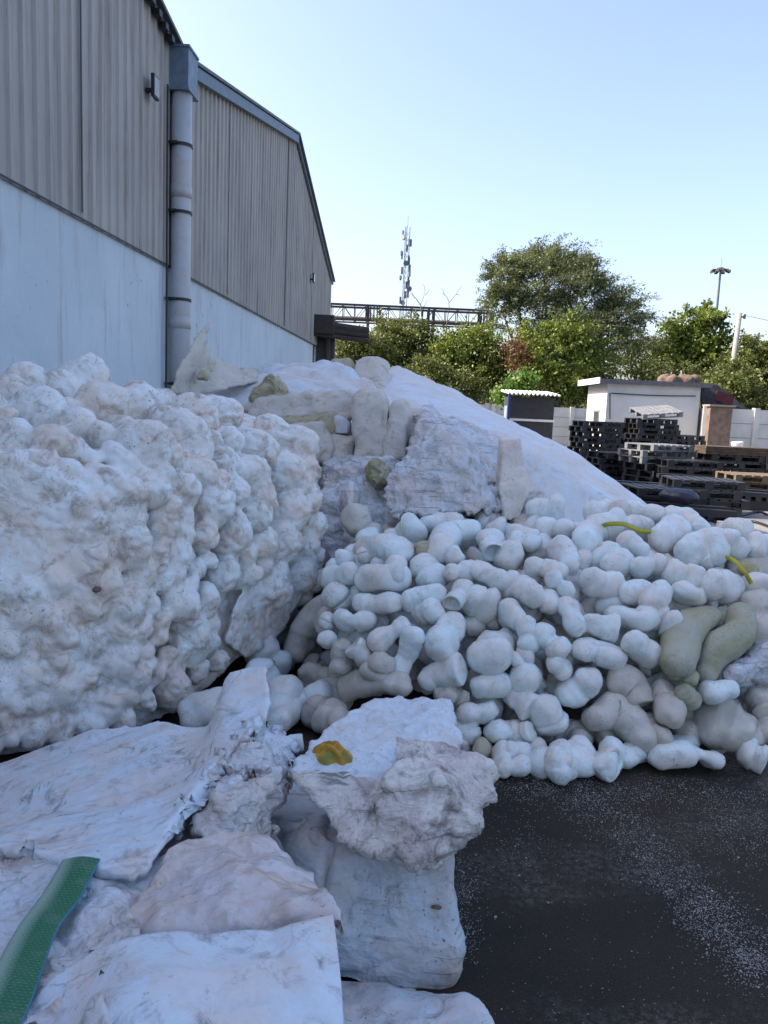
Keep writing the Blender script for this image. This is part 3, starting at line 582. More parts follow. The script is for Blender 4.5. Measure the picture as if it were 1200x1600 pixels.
def shrub_row():
    T = lambda *a, **k: tree(*a, **k)
    # big wispy tree
    T("tree", [(798, 440, 34, 0), (850, 430, 36, 1), (898, 432, 24, 0), (785, 485, 32, -1), (850, 465, 56, 0), (915, 480, 46, 1), (960, 505, 34, 0), (830, 520, 60, 0), (890, 540, 56, -1), (945, 550, 44, 0), (870, 590, 50, 0)], 50, LF['grey'],
      "tallest tree, a wispy grey-green one with fine arching twigs", clumps=330, nl=20, leaf=(.26, .036), trunk_r=.26, cs=.26, seed=3, whips=1100, wind=.35, droop=0)
    T("tree", [(885, 525, 28, 0), (835, 540, 24, 0), (865, 550, 38, 0), (920, 560, 28, 0), (900, 560, 30, 0), (845, 575, 26, -1), (880, 598, 30, -1)], 46, LF['green'], "bright green leafy tree standing in front of the tall wispy one", clumps=170, nl=60, leaf=(.20, .06), cs=.55, seed=4, whips=120, wind=.2)
    T("bush", [(806, 545, 15, 0), (812, 568, 15, 0)], 44.6, LF['rust'], "rust-brown dried bush among the green ones", "bush", clumps=30, nl=40, leaf=(.18, .05), trunk_r=.08, cs=.40, seed=5)
    T("bush", [(820, 595, 17, 0), (808, 610, 14, 0), (785, 622, 12, 0)], 40, LF['lime'], "small lime-green bush just behind the dark kiosk", "bush", clumps=40, nl=60, leaf=(.16, .07), trunk_r=.06, cs=.28, seed=6)
    T("bush", [(735, 545, 34, 0), (705, 560, 30, 0), (765, 555, 28, 0), (740, 590, 34, 0)], 47, LF['green'], "broad green bush beneath the end of the gantry", "bush", clumps=150, nl=60, leaf=(.2, .06), trunk_r=.12, cs=.55, seed=7, whips=90)
    T("bush", [(640, 530, 26, 0), (610, 540, 30, 0), (660, 560, 28, 0), (620, 575, 28, 0)], 48, LF['olive'], "olive bush under the middle of the gantry", "bush", clumps=140, nl=60, leaf=(.2, .06), trunk_r=.12, cs=.55, seed=8, whips=90)
    T("bush", [(560, 545, 24, 0), (545, 565, 26, 0), (585, 560, 26, 0)], 46, LF['olive'], "dark olive bush next to the rusty lean-to", "bush", clumps=110, nl=60, leaf=(.18, .06), trunk_r=.1, cs=.52, seed=9, whips=70)
    T("bush", [(690, 600, 26, 0), (720, 610, 24, 0), (660, 590, 24, 0)], 44, LF['olive'], "low olive bush against the covered white mound's ridge", "bush", clumps=100, nl=60, leaf=(.18, .05), trunk_r=.1, cs=.52, seed=10, whips=70)
    T("tree", [(780, 590, 24, 0), (770, 570, 26, 0), (830, 625, 20, 2), (890, 615, 24, 1), (930, 600, 26, 1)], 47, LF['olive'], "spreading olive tree low between kiosk roof and cabin", clumps=150, nl=50, leaf=(.2, .05), trunk_r=.14, cs=.55, seed=11, whips=90)
    T("tree", [(985, 545, 26, 0), (1010, 560, 24, 0), (975, 570, 24, 0), (1035, 548, 20, 0)], 55, LF['grey'], "thin pale tree rising behind the cabin roof", clumps=80, nl=34, leaf=(.2, .05), trunk_r=.14, cs=.42, seed=12, whips=60)
    T("tree", [(1060, 520, 26, 0), (1095, 505, 24, 0), (1085, 540, 32, 0), (1045, 555, 28, 0), (1120, 535, 24, 0), (1120, 500, 9, 0), (1100, 570, 30, 0)], 52, LF['green'], "round leafy tree behind the cabin below the high mast", clumps=170, nl=44, leaf=(.26, .09), trunk_r=.2, cs=.38, seed=13, whips=30)
    T("tree", [(1175, 560, 30, 0), (1215, 565, 36, 0), (1165, 590, 30, 0), (1200, 605, 34, 0), (1150, 575, 20, 0), (1255, 560, 34, 0)], 50, LF['olive'], "dense green tree behind the utility pole", clumps=220, nl=56, leaf=(.22, .07), trunk_r=.2, cs=.55, seed=14, whips=90)
    T("tree", [(1140, 600, 26, 0), (1125, 615, 24, 0), (1180, 630, 26, 0), (1215, 640, 24, 0), (1070, 600, 26, 2), (1020, 595, 26, 2)], 44, LF['olive'], "low dark tree spreading behind the panel wall", clumps=150, nl=60, leaf=(.2, .06), trunk_r=.12, cs=.55, seed=15, whips=90)
    # far belt of trees, one mass
    rs = np.random.RandomState(21); C = np.stack([rs.uniform(-14, 60, 1500), rs.uniform(62, 84, 1500), rs.uniform(.2, 1, 1500) ** .7 * 6.2], 1); C[:, 2] *= 0.75 + .25 * np.sin(C[:, 0] * .5) 
    V = leaves(C, rs.uniform(.5, .9, 1500), 34, (.34, .12), rs, .2)
    tag(mk("treeline", V, np.arange(len(V)).reshape(-1, 4).tolist(), LF['olive'], None, False), "distant belt of dark green trees beyond the yard", "treeline", kind="stuff")
    # bare saplings showing over the gantry
    for i, (bx, Y, pts, lb) in enumerate((
        (655, 58, [((658, 560), (658, 478)), ((658, 478), (641, 458)), ((657, 476), (664, 454)), ((664, 462), (672, 450)), ((648, 466), (638, 452)), ((664, 454), (661, 444)), ((658, 485), (668, 468))], "leafless sapling with forked twigs above the gantry's middle"),
        (702, 58, [((690, 560), (700, 492)), ((700, 492), (701, 470)), ((701, 470), (692, 458)), ((701, 474), (722, 446)), ((712, 460), (718, 462)), ((694, 462), (690, 450)), ((700, 500), (690, 515))], "taller leafless sapling with one long twig slanting over the gantry"))):
        b = MB(); g0 = P(bx, 560, Y); b.tube([(g0.x, Y, 0), P(*pts[0][0], Y)], [.11, .08], 6)
        for k, (a, c) in enumerate(pts):
            A, B = P(*a, Y), P(*c, Y); r = .07 if k == 0 else .035 if k == 1 else .022
            b.tube([A, A.lerp(B, .5) + Vector((.06, 0, .03)), B], [r, r * .8, r * .5], 5)
        e = empty("sapling", (g0.x, Y, 0), lb, "sapling"); b.build("trunk", bark, e, True)
shrub_row()
# ------------------------------------------------------------------ pallets
def pallet_mesh(lx=1.2, ly=1.0, h=.15, slats=7):
    b = MB(); n = slats; wv = lx / (n + (n - 1) * .35)
    for i in range(n):
        x = -lx / 2 + wv / 2 + i * wv * 1.35; b.box(x - wv / 2, x + wv / 2, -ly / 2, ly / 2, h - .022, h)
    for y in (-ly / 2 + .05, 0, ly / 2 - .05): b.box(-lx / 2, lx / 2, y - .05, y + .05, h - .045, h - .0225)
    for y in (-ly / 2 + .05, 0, ly / 2 - .05):
        for x in (-lx / 2 + .07, 0, lx / 2 - .07): b.box(x - .07, x + .07, y - .05, y + .05, .0225, h - .0455)
        b.box(-lx / 2, lx / 2, y - .05, y + .05, 0, .022)
    return b
_pm = {}
M['board'] = simple('brown_board', (0.10, 0.065, 0.04), .85, 0, .5, 9)
def pallets():
    ordn = ["lowest", "second", "third", "fourth", "fifth", "sixth", "seventh", "eighth", "ninth", "tenth", "eleventh", "twelfth"]
    for k, m in (('black', M['black']), ('grey', M['dirtygrey']), ('wood', M['wood'])):
        o = pallet_mesh().build("pallet", m); me = o.data; bpy.data.objects.remove(o); _pm[k] = me
    def stack(px, Y, n, where, rot=0.0, kind='black', z0=0.0, odd=()):
        p = P(px, 650, Y); rr = random.Random(px)
        for i in range(n):
            kd = odd[i] if i < len(odd) and odd[i] else kind
            o = bpy.data.objects.new("pallet", _pm[kd]); col.objects.link(o)
            o.location = (p.x + rr.uniform(-.09, .09), Y + rr.uniform(-.09, .09), z0 + i * .152); o.rotation_euler = (0, 0, rot + rr.uniform(-.12, .12))
            nm = {'black': 'black plastic', 'grey': 'grey plastic', 'wood': 'brown wooden'}[kd]
            tag(o, "%s pallet, %s from ground in stack %s" % (nm, ordn[min(i, 11)], where), "pallet", "pallets stacked in the yard")
        return z0 + n * .152, p
    stack(934, 22.5, 10, "at the near corner of the cabin", .1)
    stack(976, 24.5, 10, "behind the gap of two near stacks", -.1)
    z, p = stack(1022, 23.0, 11, "standing tallest before the cabin", .05)
    stack(1063, 24.0, 8, "under the shaded cabin wall end", .3)
    stack(1030, 18.5, 7, "with the pale open-ended pallets", .35, odd=(None, None, None, None, 'grey', 'grey', 'grey'))
    stack(1082, 17.5, 5, "below the long bundle of boards", -.1)
    z2, p2 = stack(1150, 18.0, 6, "under the brown bundle", .05)
    stack(972, 20.0, 5, "lower and in front of the tall ones", .2)
    stack(1040, 13.6, 3, "nearest the covered white mound", .1)
    stack(1110, 13.8, 4, "beside the small white block", -.15)
    stack(1190, 16.0, 4, "at the yard's edge, partly wooden", .1, odd=(None, None, 'wood', 'wood'))
    stack(1225, 18.0, 6, "beyond the edge, next to the brown bundle", .0)
    t = bpy.data.objects.new("pallet", _pm['grey']); col.objects.link(t); t.location = (p.x, 22.9, z + .12); t.rotation_euler = (R(12), R(-6), .1)
    tag(t, "pale tilted pallet lying crooked on top of the tallest stack", "pallet", "pallets stacked in the yard")
    bb = empty("board_bundle", (p2.x, 18, z2), "brown bundle of timber boards lying on a stack of black pallets", "timber")
    for i in range(3):
        for j in range(4):
            MB().box(p2.x - .8 + .03 * j, p2.x + .72 + .04 * i, 17.55 + j * .23, 17.75 + j * .23, z2 + i * .06, z2 + i * .06 + .055).build("board", M['board'], bb)
    # long black sections heaped on the ground in front
    for i, (x0_, x1_, py, Y, h) in enumerate(((930, 1130, 762, 14.6, .10), (960, 1128, 778, 13.4, .12), (985, 1135, 795, 12.6, .12), (1050, 1140, 752, 15.5, .09), (1125, 1210, 770, 14.5, .08))):
        a = P(x0_, py, Y); b_ = P(x1_, py + 5, Y + .3); z = max(.06, a.z); b = MB()
        for k in range(4): b.obox(((a.x + b_.x) / 2, Y + k * .28, z + .03 * (k % 2)), ((b_.x - a.x) / 2, 0, -.02), (0, .09, 0), (0, 0, h / 2))
        for k in range(6): b.obox((a.x + (b_.x - a.x) * (k + .5) / 6, Y + .4, z - .03 - h * .5), (.05, 0, 0), (0, .5, 0), (0, 0, .05))
        b.obox(((a.x + b_.x) / 2, Y + .4, z / 2 - h * .25), ((b_.x - a.x) / 2.3, 0, 0), (0, .35, 0), (0, 0, max(.02, z / 2 - h * .3)))
        tag(b.build("plastic_skid", M['black'], None, False, 'base'), ["long black slatted skid reaching behind the covered mound", "black slatted skid in the middle of the skid heap", "lowest black slatted skid nearest the white lumps", "short black skid under the pale pallets", "black skid lying toward the yard's edge"][i], "skid", "black skids heaped on the yard")
    a = P(1060, 775, 12.4)
    v, f = ico(a, .3, 3, Matrix.Diagonal((.30, .3, .11)))
    tag(sculpt("blue_bag", v, f, .03, simple("navy_sheet", (0.014, 0.015, 0.04), .5), [lambda p, n: .05 * ridge(p, 4, 3)], 2), "dark blue plastic bag slumped on the black skids", "bag")
    a = PZ(1155, 832, .0); tag(MB().box(a.x - .2, a.x + .2, a.y, a.y + .35, 0, .12).build("block", M['white'], None, False, 'base'), "small white block lying alone on the yard concrete", "block")
    for i, (q, lb) in enumerate((([(1120, 790), (1150, 805), (1185, 800), (1215, 812)], "black hose curving across the yard by the white block"), ([(1110, 812), (1140, 822), (1175, 815), (1210, 826)], "second black hose lying nearer the white lumps"))):
        pts = [PZ(x, y, .025) for x, y in q]; g = cat_interp([pts, pts], 2, 24)[0]; tag(MB().tube([Vector(x) for x in g], .025, 6).build("hose", M['black'], None, True, 'base'), lb, "hose")
pallets()
# ------------------------------------------------------------------ covered white mound, wall-side heap and slabs
def blocks():
    G = lambda px, py, Y: Vector((P(px, py, Y).x, Y, 0.0))
    def solid(name, front, mat, label, cat, back=None, depth=(0, .5, 0), voxel=.03, disp=None, smooth=3, ground=False, group=None):
        pts = [P(*p) for p in front]; d = Vector(depth); al = pts + [p + d for p in pts] + ([P(*p) for p in back] if back else [])
        if ground: al += [Vector((p.x, p.y, 0)) for p in al if p.z > 0]
        v, f = hull(al); return tag(sculpt(name, v, f, voxel, mat, disp, smooth), label, cat, group)
    # long covered mound sloping down to the yard
    pts = [P(*p) for p in ((622, 569, 9.8), (640, 578, 9.5), (700, 605, 9.0), (790, 650, 8.2), (862, 684, 7.6), (915, 722, 7.1), (925, 740, 7.0), (1000, 776, 6.9), (1036, 802, 6.8), (1042, 830, 6.4), (800, 692, 6.5), (640, 640, 7.2), (560, 620, 8.2), (840, 820, 6.1), (640, 780, 6.4))]
    pts += [Vector((p.x, p.y, 0)) for p in pts] + [P(600, 575, 10.6)]
    v, f = hull(pts)
    tag(sculpt("covered_mound", v, f, .05, M['slope'], [lambda p, n: .06 * fbm(p, .8, 3), facet(.035, 1.1, 4), lambda p, n: .010 * fbm(p, 6, 3)], 4), "long smooth white covered mound sloping down from the wall to the yard", "mound")
    solid("film_heap", [(285, 660, 6.7), (294, 612, 7.0), (400, 588, 7.4), (450, 573, 7.9), (492, 567, 8.4), (533, 570, 8.4), (556, 586, 8.0), (610, 620, 7.4), (660, 690, 6.6), (300, 720, 6.4)], M['slope'],
          "wide white film heap rising against the wall behind the cream slabs", "heap", depth=(-.4, 1.3, 0), voxel=.04, ground=True, disp=[lambda p, n: .14 * fbm(p, 1.4, 3), facet(.10, 2.2, 8), facet(.03, 6, 3)])
    solid("broken_block", [(512, 568, 8.9), (520, 560, 9), (545, 560, 9), (555, 575, 9), (550, 600, 8.8), (515, 590, 8.8)], M['dusty'], "small dusty grey block lying at the top of the film heap", "block", depth=(0, .4, 0), disp=[lambda p, n: .04 * fbm(p, 5, 4)])
    solid("foam_block", [(549, 586, 8.6), (556, 562, 8.8), (574, 556, 8.8), (592, 562, 8.7), (600, 590, 8.5), (606, 612, 8.3), (560, 606, 8.4)], M['cream'], "pale upright block between film heap and covered mound", "block", depth=(.1, .4, 0), disp=[lambda p, n: .05 * fbm(p, 4, 4)])
    # curled board
    rows = [[(328, 506, 7.0), (322, 528, 6.95), (334, 553, 7.15), (362, 570, 7.3), (402, 578, 7.4)],
            [(306, 530, 6.8), (316, 552, 6.85), (330, 566, 7.1), (362, 579, 7.25), (402, 584, 7.35)],
            [(284, 572, 6.6), (300, 580, 6.75), (320, 584, 7.0), (352, 594, 7.1), (402, 589, 7.3)],
            [(268, 614, 6.5), (283, 620, 6.6), (310, 614, 6.8), (350, 605, 6.95), (402, 594, 7.2)]]
    o = drape("curled_board", rows, .02, M['cream'], [lambda p, n: .012 * fbm(p, 5, 3)], .02, jag=.03); tag(o, "curled stiff board standing on end with one corner pointing up", "board")
    solid("foam_scrap", [(306, 590, 6.7), (313, 578, 6.75), (324, 582, 6.75), (322, 594, 6.7)], M['lump_ochre'], "little yellow-green foam scrap inside the curled board", "scrap", depth=(0, .12, 0), voxel=.015, disp=[lambda p, n: .02 * ridge(p, 14, 3)])
    # cream slabs in the middle distance
    rough = [lambda p, n: .055 * fbm(p, 5, 4, 2), facet(.05, 6, 5)]; soft = [lambda p, n: .035 * fbm(p, 4, 4, 4), facet(.022, 8, 5)]
    solid("dusty_tuft", [(398, 640, 6.3), (388, 616, 6.3), (405, 592, 6.3), (420, 579, 6.3), (436, 594, 6.3), (446, 612, 6.3), (440, 646, 6.2)], M['dusty'], "ragged dusty yellow-brown foam clump topping the slab pile", "foam", depth=(0, .4, 0), voxel=.02, disp=[lambda p, n: .07 * fbm(p, 7, 4) - .05 * ridge(p, 12, 3)])
    solid("foam_slab", [(380, 640, 6.3), (400, 622, 6.2), (438, 618, 6.2), (525, 612, 6.2), (548, 612, 6.2), (560, 640, 6.1), (548, 655, 6.0), (385, 652, 6.1)], M['cream'], "broad cream slab lying flat, uppermost of the slab pile", "slab", depth=(0, .6, 0), voxel=.025, disp=rough)
    solid("foam_slab", [(410, 650, 6.0), (500, 648, 5.95), (522, 655, 5.9), (520, 678, 5.9), (412, 676, 6)], M['dusty'], "thin yellowish slab squeezed under the broad flat one", "slab", depth=(0, .5, 0), voxel=.025, disp=rough)
    solid("foam_slab", [(452, 662, 5.85), (505, 658, 5.8), (522, 690, 5.75), (518, 724, 5.7), (470, 726, 5.7)], M['cream'], "upright cream slab below the flat slabs, next to the bulging bale", "slab", depth=(0, .4, 0), voxel=.025, disp=soft)
    solid("foam_slab", [(516, 660, 5.95), (528, 652, 5.95), (546, 662, 5.9), (545, 680, 5.9), (520, 680, 5.9)], M['slope'], "small bluish-white slab in the gap between cream slabs", "slab", depth=(0, .3, 0), voxel=.02, disp=soft)
    solid("foam_slab", [(514, 686, 5.85), (552, 682, 5.85), (554, 722, 5.8), (520, 724, 5.75)], M['cream'], "rough little cream slab beneath the bluish one", "slab", depth=(0, .3, 0), voxel=.02, disp=rough)
    solid("foam_slab", [(552, 622, 5.75), (563, 610, 5.8), (600, 612, 5.8), (610, 640, 5.7), (602, 715, 5.6), (550, 722, 5.6)], M['cream'], "tallest smooth cream slab, standing upright on the slab pile", "slab", depth=(0, .45, 0), voxel=.022, disp=soft)
    solid("foam_slab", [(604, 640, 5.7), (614, 622, 5.75), (630, 624, 5.75), (637, 650, 5.7), (632, 718, 5.6), (597, 722, 5.55)], M['cream'], "narrow rounded cream slab leaning on the tallest one", "slab", depth=(.05, .35, 0), voxel=.022, disp=soft)
    solid("foam_slab", [(636, 640, 6.3), (668, 640, 6.3), (672, 655, 6.2), (648, 690, 6.1), (634, 690, 6.1)], M['cream'], "cream slab half hidden behind the peaked film block", "slab", depth=(0, .4, 0), voxel=.03, disp=soft)
    # supporting heap below the slabs, white film
    crump = lambda a, s, k=0: [lambda p, n: a * .8 * fbm(p, s * .5, 2, k + 9), facet(a * 1.1, s, k)]
    solid("film_bundle", [(492, 735, 5.5), (500, 715, 5.5), (560, 705, 5.5), (600, 712, 5.4), (626, 730, 5.3), (640, 800, 5.1), (620, 880, 4.9), (540, 905, 4.8), (512, 880, 4.9), (497, 800, 5.2)], M['film'], "tall crumpled white film bundle hanging between the two bales", "film bundle", depth=(0, .7, -.1), voxel=.018, ground=False, smooth=5, disp=crump(.16, 3.0, 3) + crump(.05, 8, 6) + crump(.015, 20, 2))
    rows = [[(538, 762, 5.0), (548, 752, 4.9), (560, 770, 5.0)], [(530, 790, 4.9), (546, 790, 4.75), (566, 800, 4.95)], [(536, 822, 4.85), (553, 832, 4.75), (572, 830, 4.9)]]
    tag(drape("film_flap", rows, .02, M['film'], crump(.04, 8, 2), .01), "pale folded film flap hanging down the front of the tall bundle", "film")
    solid("foam_scrap", [(577, 735, 5.15), (586, 726, 5.15), (600, 732, 5.15), (610, 748, 5.1), (596, 757, 5.1), (578, 750, 5.1)], M['lump_ochre'], "yellowish crumpled scrap beside the tall film bundle", "scrap", depth=(0, .2, 0), voxel=.01, disp=[lambda p, n: .06 * fbm(p, 9, 3), facet(.05, 14, 3)])
    # peaked film block with a layered crumpled face
    solid("film_block", [(630, 730, 5.7), (640, 690, 5.7), (656, 660, 5.7), (672, 648, 5.75), (690, 655, 5.8), (735, 690, 5.8), (760, 720, 5.7), (790, 700, 5.9), (800, 760, 5.5), (640, 760, 5.4)], M['film'], "peaked white film block rising behind the layered one", "film block", depth=(0, .8, 0), voxel=.02, smooth=3, ground=True, disp=crump(.12, 3.0, 11) + crump(.045, 8, 4) + crump(.014, 20, 4))
    st = lambda p, n: .006 * np.sin(p[:, 2] * 120 + 6 * pn(p, 5, 3) + 3 * pn(p, 14, 5)) * (pn(p, 4, 8) > -.15)
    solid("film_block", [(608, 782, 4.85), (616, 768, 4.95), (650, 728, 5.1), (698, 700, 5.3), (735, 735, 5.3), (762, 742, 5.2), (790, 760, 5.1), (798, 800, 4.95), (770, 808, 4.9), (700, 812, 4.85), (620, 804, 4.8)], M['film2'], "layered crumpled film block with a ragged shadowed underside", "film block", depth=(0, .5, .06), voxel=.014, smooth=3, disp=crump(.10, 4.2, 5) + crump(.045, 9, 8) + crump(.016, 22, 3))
    rows = [[(612, 752, 5.0), (640, 700, 5.25), (671, 647, 5.45), (700, 668, 5.45), (735, 690, 5.4), (756, 728, 5.3)],
            [(606, 775, 4.86), (640, 735, 4.95), (676, 700, 5.05), (700, 698, 5.0), (738, 722, 5.1), (768, 745, 5.1)],
            [(610, 795, 4.78), (645, 765, 4.80), (680, 745, 4.86), (712, 742, 4.86), (748, 752, 4.9), (782, 765, 4.95)],
            [(618, 806, 4.76), (650, 802, 4.70), (690, 800, 4.68), (730, 800, 4.70), (765, 798, 4.76), (796, 796, 4.86)]]
    tag(drape("film_sheet", rows, .03, M['film'], crump(.07, 4.5, 21) + crump(.035, 10, 12) + crump(.012, 24, 5), .010, jag=.03), "peaked crumpled film sheet thrown over the layered block", "film")
    solid("torn_slab", [(784, 687, 4.95), (814, 685, 4.95), (817, 715, 4.9), (824, 740, 4.85), (826, 770, 4.8), (812, 812, 4.75), (790, 815, 4.75), (780, 770, 4.8), (784, 740, 4.9)], M['creamlite'], "narrow torn cream slab standing upright above the lump heap", "slab", depth=(0, .16, 0), voxel=.012, disp=[lambda p, n: .02 * fbm(p, 8, 4)])
    solid("torn_slab", [(800, 800, 4.85), (830, 775, 4.95), (850, 770, 5), (870, 800, 4.9), (860, 830, 4.7), (800, 830, 4.6)], M['chunk'], "crumbly cream slab scrap at the foot of the upright torn slab", "slab", depth=(0, .25, 0), voxel=.014, disp=[lambda p, n: .05 * fbm(p, 8, 4)])
    solid("foam_block", [(600, 822, 5.0), (700, 815, 5.05), (830, 815, 5.0), (850, 850, 4.8), (640, 900, 4.7), (560, 870, 4.8)], M['cream'], "wide dingy cream block lying in shadow under the layered film block", "block", depth=(0, .6, 0), voxel=.02, ground=True, disp=[lambda p, n: .05 * fbm(p, 3, 3)])
    # core of waste behind the tubular heap
    tag(sculpt("waste_core", *hull([P(*p) for p in ((560, 880, 4.6), (640, 850, 4.8), (800, 850, 4.9), (1000, 820, 5.3), (1130, 850, 5.2), (1180, 940, 4.7), (1150, 1050, 4.4), (900, 1070, 4.2), (640, 1060, 4.3), (560, 960, 4.5))] + [Vector((P(600, 900, 4.6).x, 4.6, 0.02)), Vector((P(1160, 900, 4.6).x, 4.6, 0.02)), Vector((P(1160, 900, 4.6).x, 5.6, 0.02)), Vector((P(600, 900, 4.6).x, 5.6, 0.02))]), .035, M['lump_warm'],
        [lambda p, n: .10 * (.5 - ridge(p, 3.5, 2, 4))], 3), "mass of fused plastic waste packed behind the tubular lumps", "waste")
blocks()
# ------------------------------------------------------------------ bulging bale
def fused_bale():
    def fd(px, py):
        y = np.interp(px, [-200, 0, 200, 300, 400, 490], [2.95, 3.05, 3.35, 3.65, 4.1, 4.65]); return float(y + np.interp(py, [560, 690, 760, 1200], [1.75, .25, .05, 0]))
    b = MB(); front = [(-200, 1240), (0, 1175), (140, 1170), (240, 1130), (300, 1095), (370, 1025), (430, 980), (470, 925), (470, 830), (466, 730), (440, 690), (400, 690), (300, 690), (180, 720), (-200, 735)]
    pts = [P(x, y, fd(x, y) + .13) for x, y in front] + [P(x, y, fd(x, y) + .5) for x, y in ((450, 665), (330, 640), (240, 625), (130, 600), (0, 610), (-200, 620))]
    pts += [p + Vector((-.15, 1.0, 0)) for p in pts]
    v, f = hull(pts); b.add(v, f)
    rs = np.random.RandomState(11)
    # hand-placed bulges (x, y, r)
    H = [(128, 600, 42), (98, 610, 30), (45, 605, 34), (5, 620, 34), (160, 640, 44), (215, 640, 40), (245, 640, 30), (300, 655, 36), (335, 650, 34), (60, 650, 44), (20, 680, 30), (115, 672, 36), (290, 690, 40), (260, 670, 30),
         (425, 678, 30), (400, 700, 34), (455, 700, 34), (470, 735, 28), (440, 735, 30), (385, 740, 36), (475, 780, 24), (485, 825, 26), (470, 850, 28), (450, 800, 34), (462, 760, 26), (478, 870, 24), (465, 900, 30), (440, 850, 34),
         (222, 730, 26), (200, 760, 30), (325, 790, 40), (245, 820, 38), (200, 850, 40), (130, 875, 42), (110, 935, 44), (130, 1000, 40), (250, 870, 26), (290, 870, 24), (190, 910, 34), (240, 930, 30), (290, 930, 34), (210, 1010, 32), (250, 1010, 26),
         (340, 850, 34), (380, 810, 30), (405, 850, 30), (330, 740, 30), (290, 745, 30), (160, 730, 30), (140, 790, 32), (400, 770, 30), (360, 890, 30), (60, 1000, 36), (30, 1060, 40), (90, 1080, 38), (160, 1060, 30), (300, 1000, 34)]
    H = [q for q in H if q[1] < 705 or q[0] > 395 or q[2] >= 36]; tries = 0
    while len(H) < 420 and tries < 16000:
        tries += 1; x = rs.uniform(-150, 478); r = rs.uniform(19, 40) * rs.choice([.75, 1, 1]); y = rs.uniform(np.interp(x, [-150, 0, 130, 240, 330, 450], [630, 625, 612, 645, 662, 690]), 1165)
        if x < 95 and 690 < y < 915 or (x > 340 and y > 915) or y > 1175 - max(0, (x - 120)) * .62: continue
        if all((x - a) ** 2 + (y - c) ** 2 > (.58 * (r + q)) ** 2 for a, c, q in H): H.append((x, y, r))
    H += [(72, 912, 30), (50, 925, 30), (98, 925, 30), (80, 690, 26)]
    for x, y, r in H:
        Y = fd(x, y); rw = r / FPX * Y * 1.12; c = P(x, y, Y + rw * .50 + rs.uniform(-.025, .02))
        A = Matrix.Diagonal((rw * rs.uniform(.95, 1.35), rw * rs.uniform(.62, .8), rw * rs.uniform(.8, 1.1))); A = Matrix.Rotation(rs.uniform(-1.2, 1.2), 3, 'Y') @ A
        a, q = ico(c, 1, 2, A); b.add(a, q)
    # smooth wrapped flank low at the bale's end and flat face at its near end
    v, f = hull([P(x, y, fd(x, y) + d) for x, y, d in ((372, 930, .02), (420, 895, 0), (462, 890, 0), (480, 925, 0), (440, 990, .0), (385, 1030, .02), (350, 1000, .05))] + [P(x, y, fd(x, y) + .4) for x, y in ((372, 930), (462, 890), (480, 925), (385, 1030))]); b.add(v, f)
    v, f = hull([P(x, y, fd(x, y) + d) for x, y, d in ((-180, 712, -.03), (0, 702, -.03), (85, 698, -.02), (108, 760, 0.0), (102, 890, .01), (30, 915, .0), (-180, 940, -.02))] + [P(x, y, fd(x, y) + .4) for x, y in ((-180, 715), (80, 710), (95, 880), (-180, 930))]); b.add(v, f)
    f0 = lambda p, n: .018 * fbm(p, 4, 3, 1)
    def cells(sz, h, jit, seed, lo=0.0):
        def f(p, n):
            q = warp(p, 1.1 / sz, sz * .45, seed) * np.array([.85, 1, 1.05]); f1, f2, cid = worley(q, 1 / sz, seed)
            smooth = np.clip(1 - np.maximum(0, (-1.18 - p[:, 0]) * 6), .02, 1) if lo == 0 else 1.0
            g = np.clip((f2 - f1) * 3.0, 0, 1) ** .55
            return smooth * (h * (g - .7) + jit * (cid - .5) * np.clip((f2 - f1) * 4, 0, 1))
        return f
    o = sculpt("fused_bale", b.v, b.f, .0105, M['bale'], [f0, cells(.13, .010, .006, 3), lambda p, n: .006 * fbm(p, 30, 2, 3) - .012 * np.clip(.3 - ridge(p, 9, 2, 7), 0, 1) * 2], 1, zmin=.02)
    tag(o, "huge bale of fused bulging white plastic lumps in front of the warehouse wall", "bale")
    a = P(151, 921, 3.24); v, f = ico(a, 1, 2, Matrix.Diagonal((.022, .03, .013)))
    tag(sculpt("brown_scrap", v, f, .005, M['wood'], [lambda p, n: .006 * fbm(p, 40, 2)], 1, zmin=None), "tiny brown scrap lodged in a crevice of the fused bale", "scrap")
fused_bale()
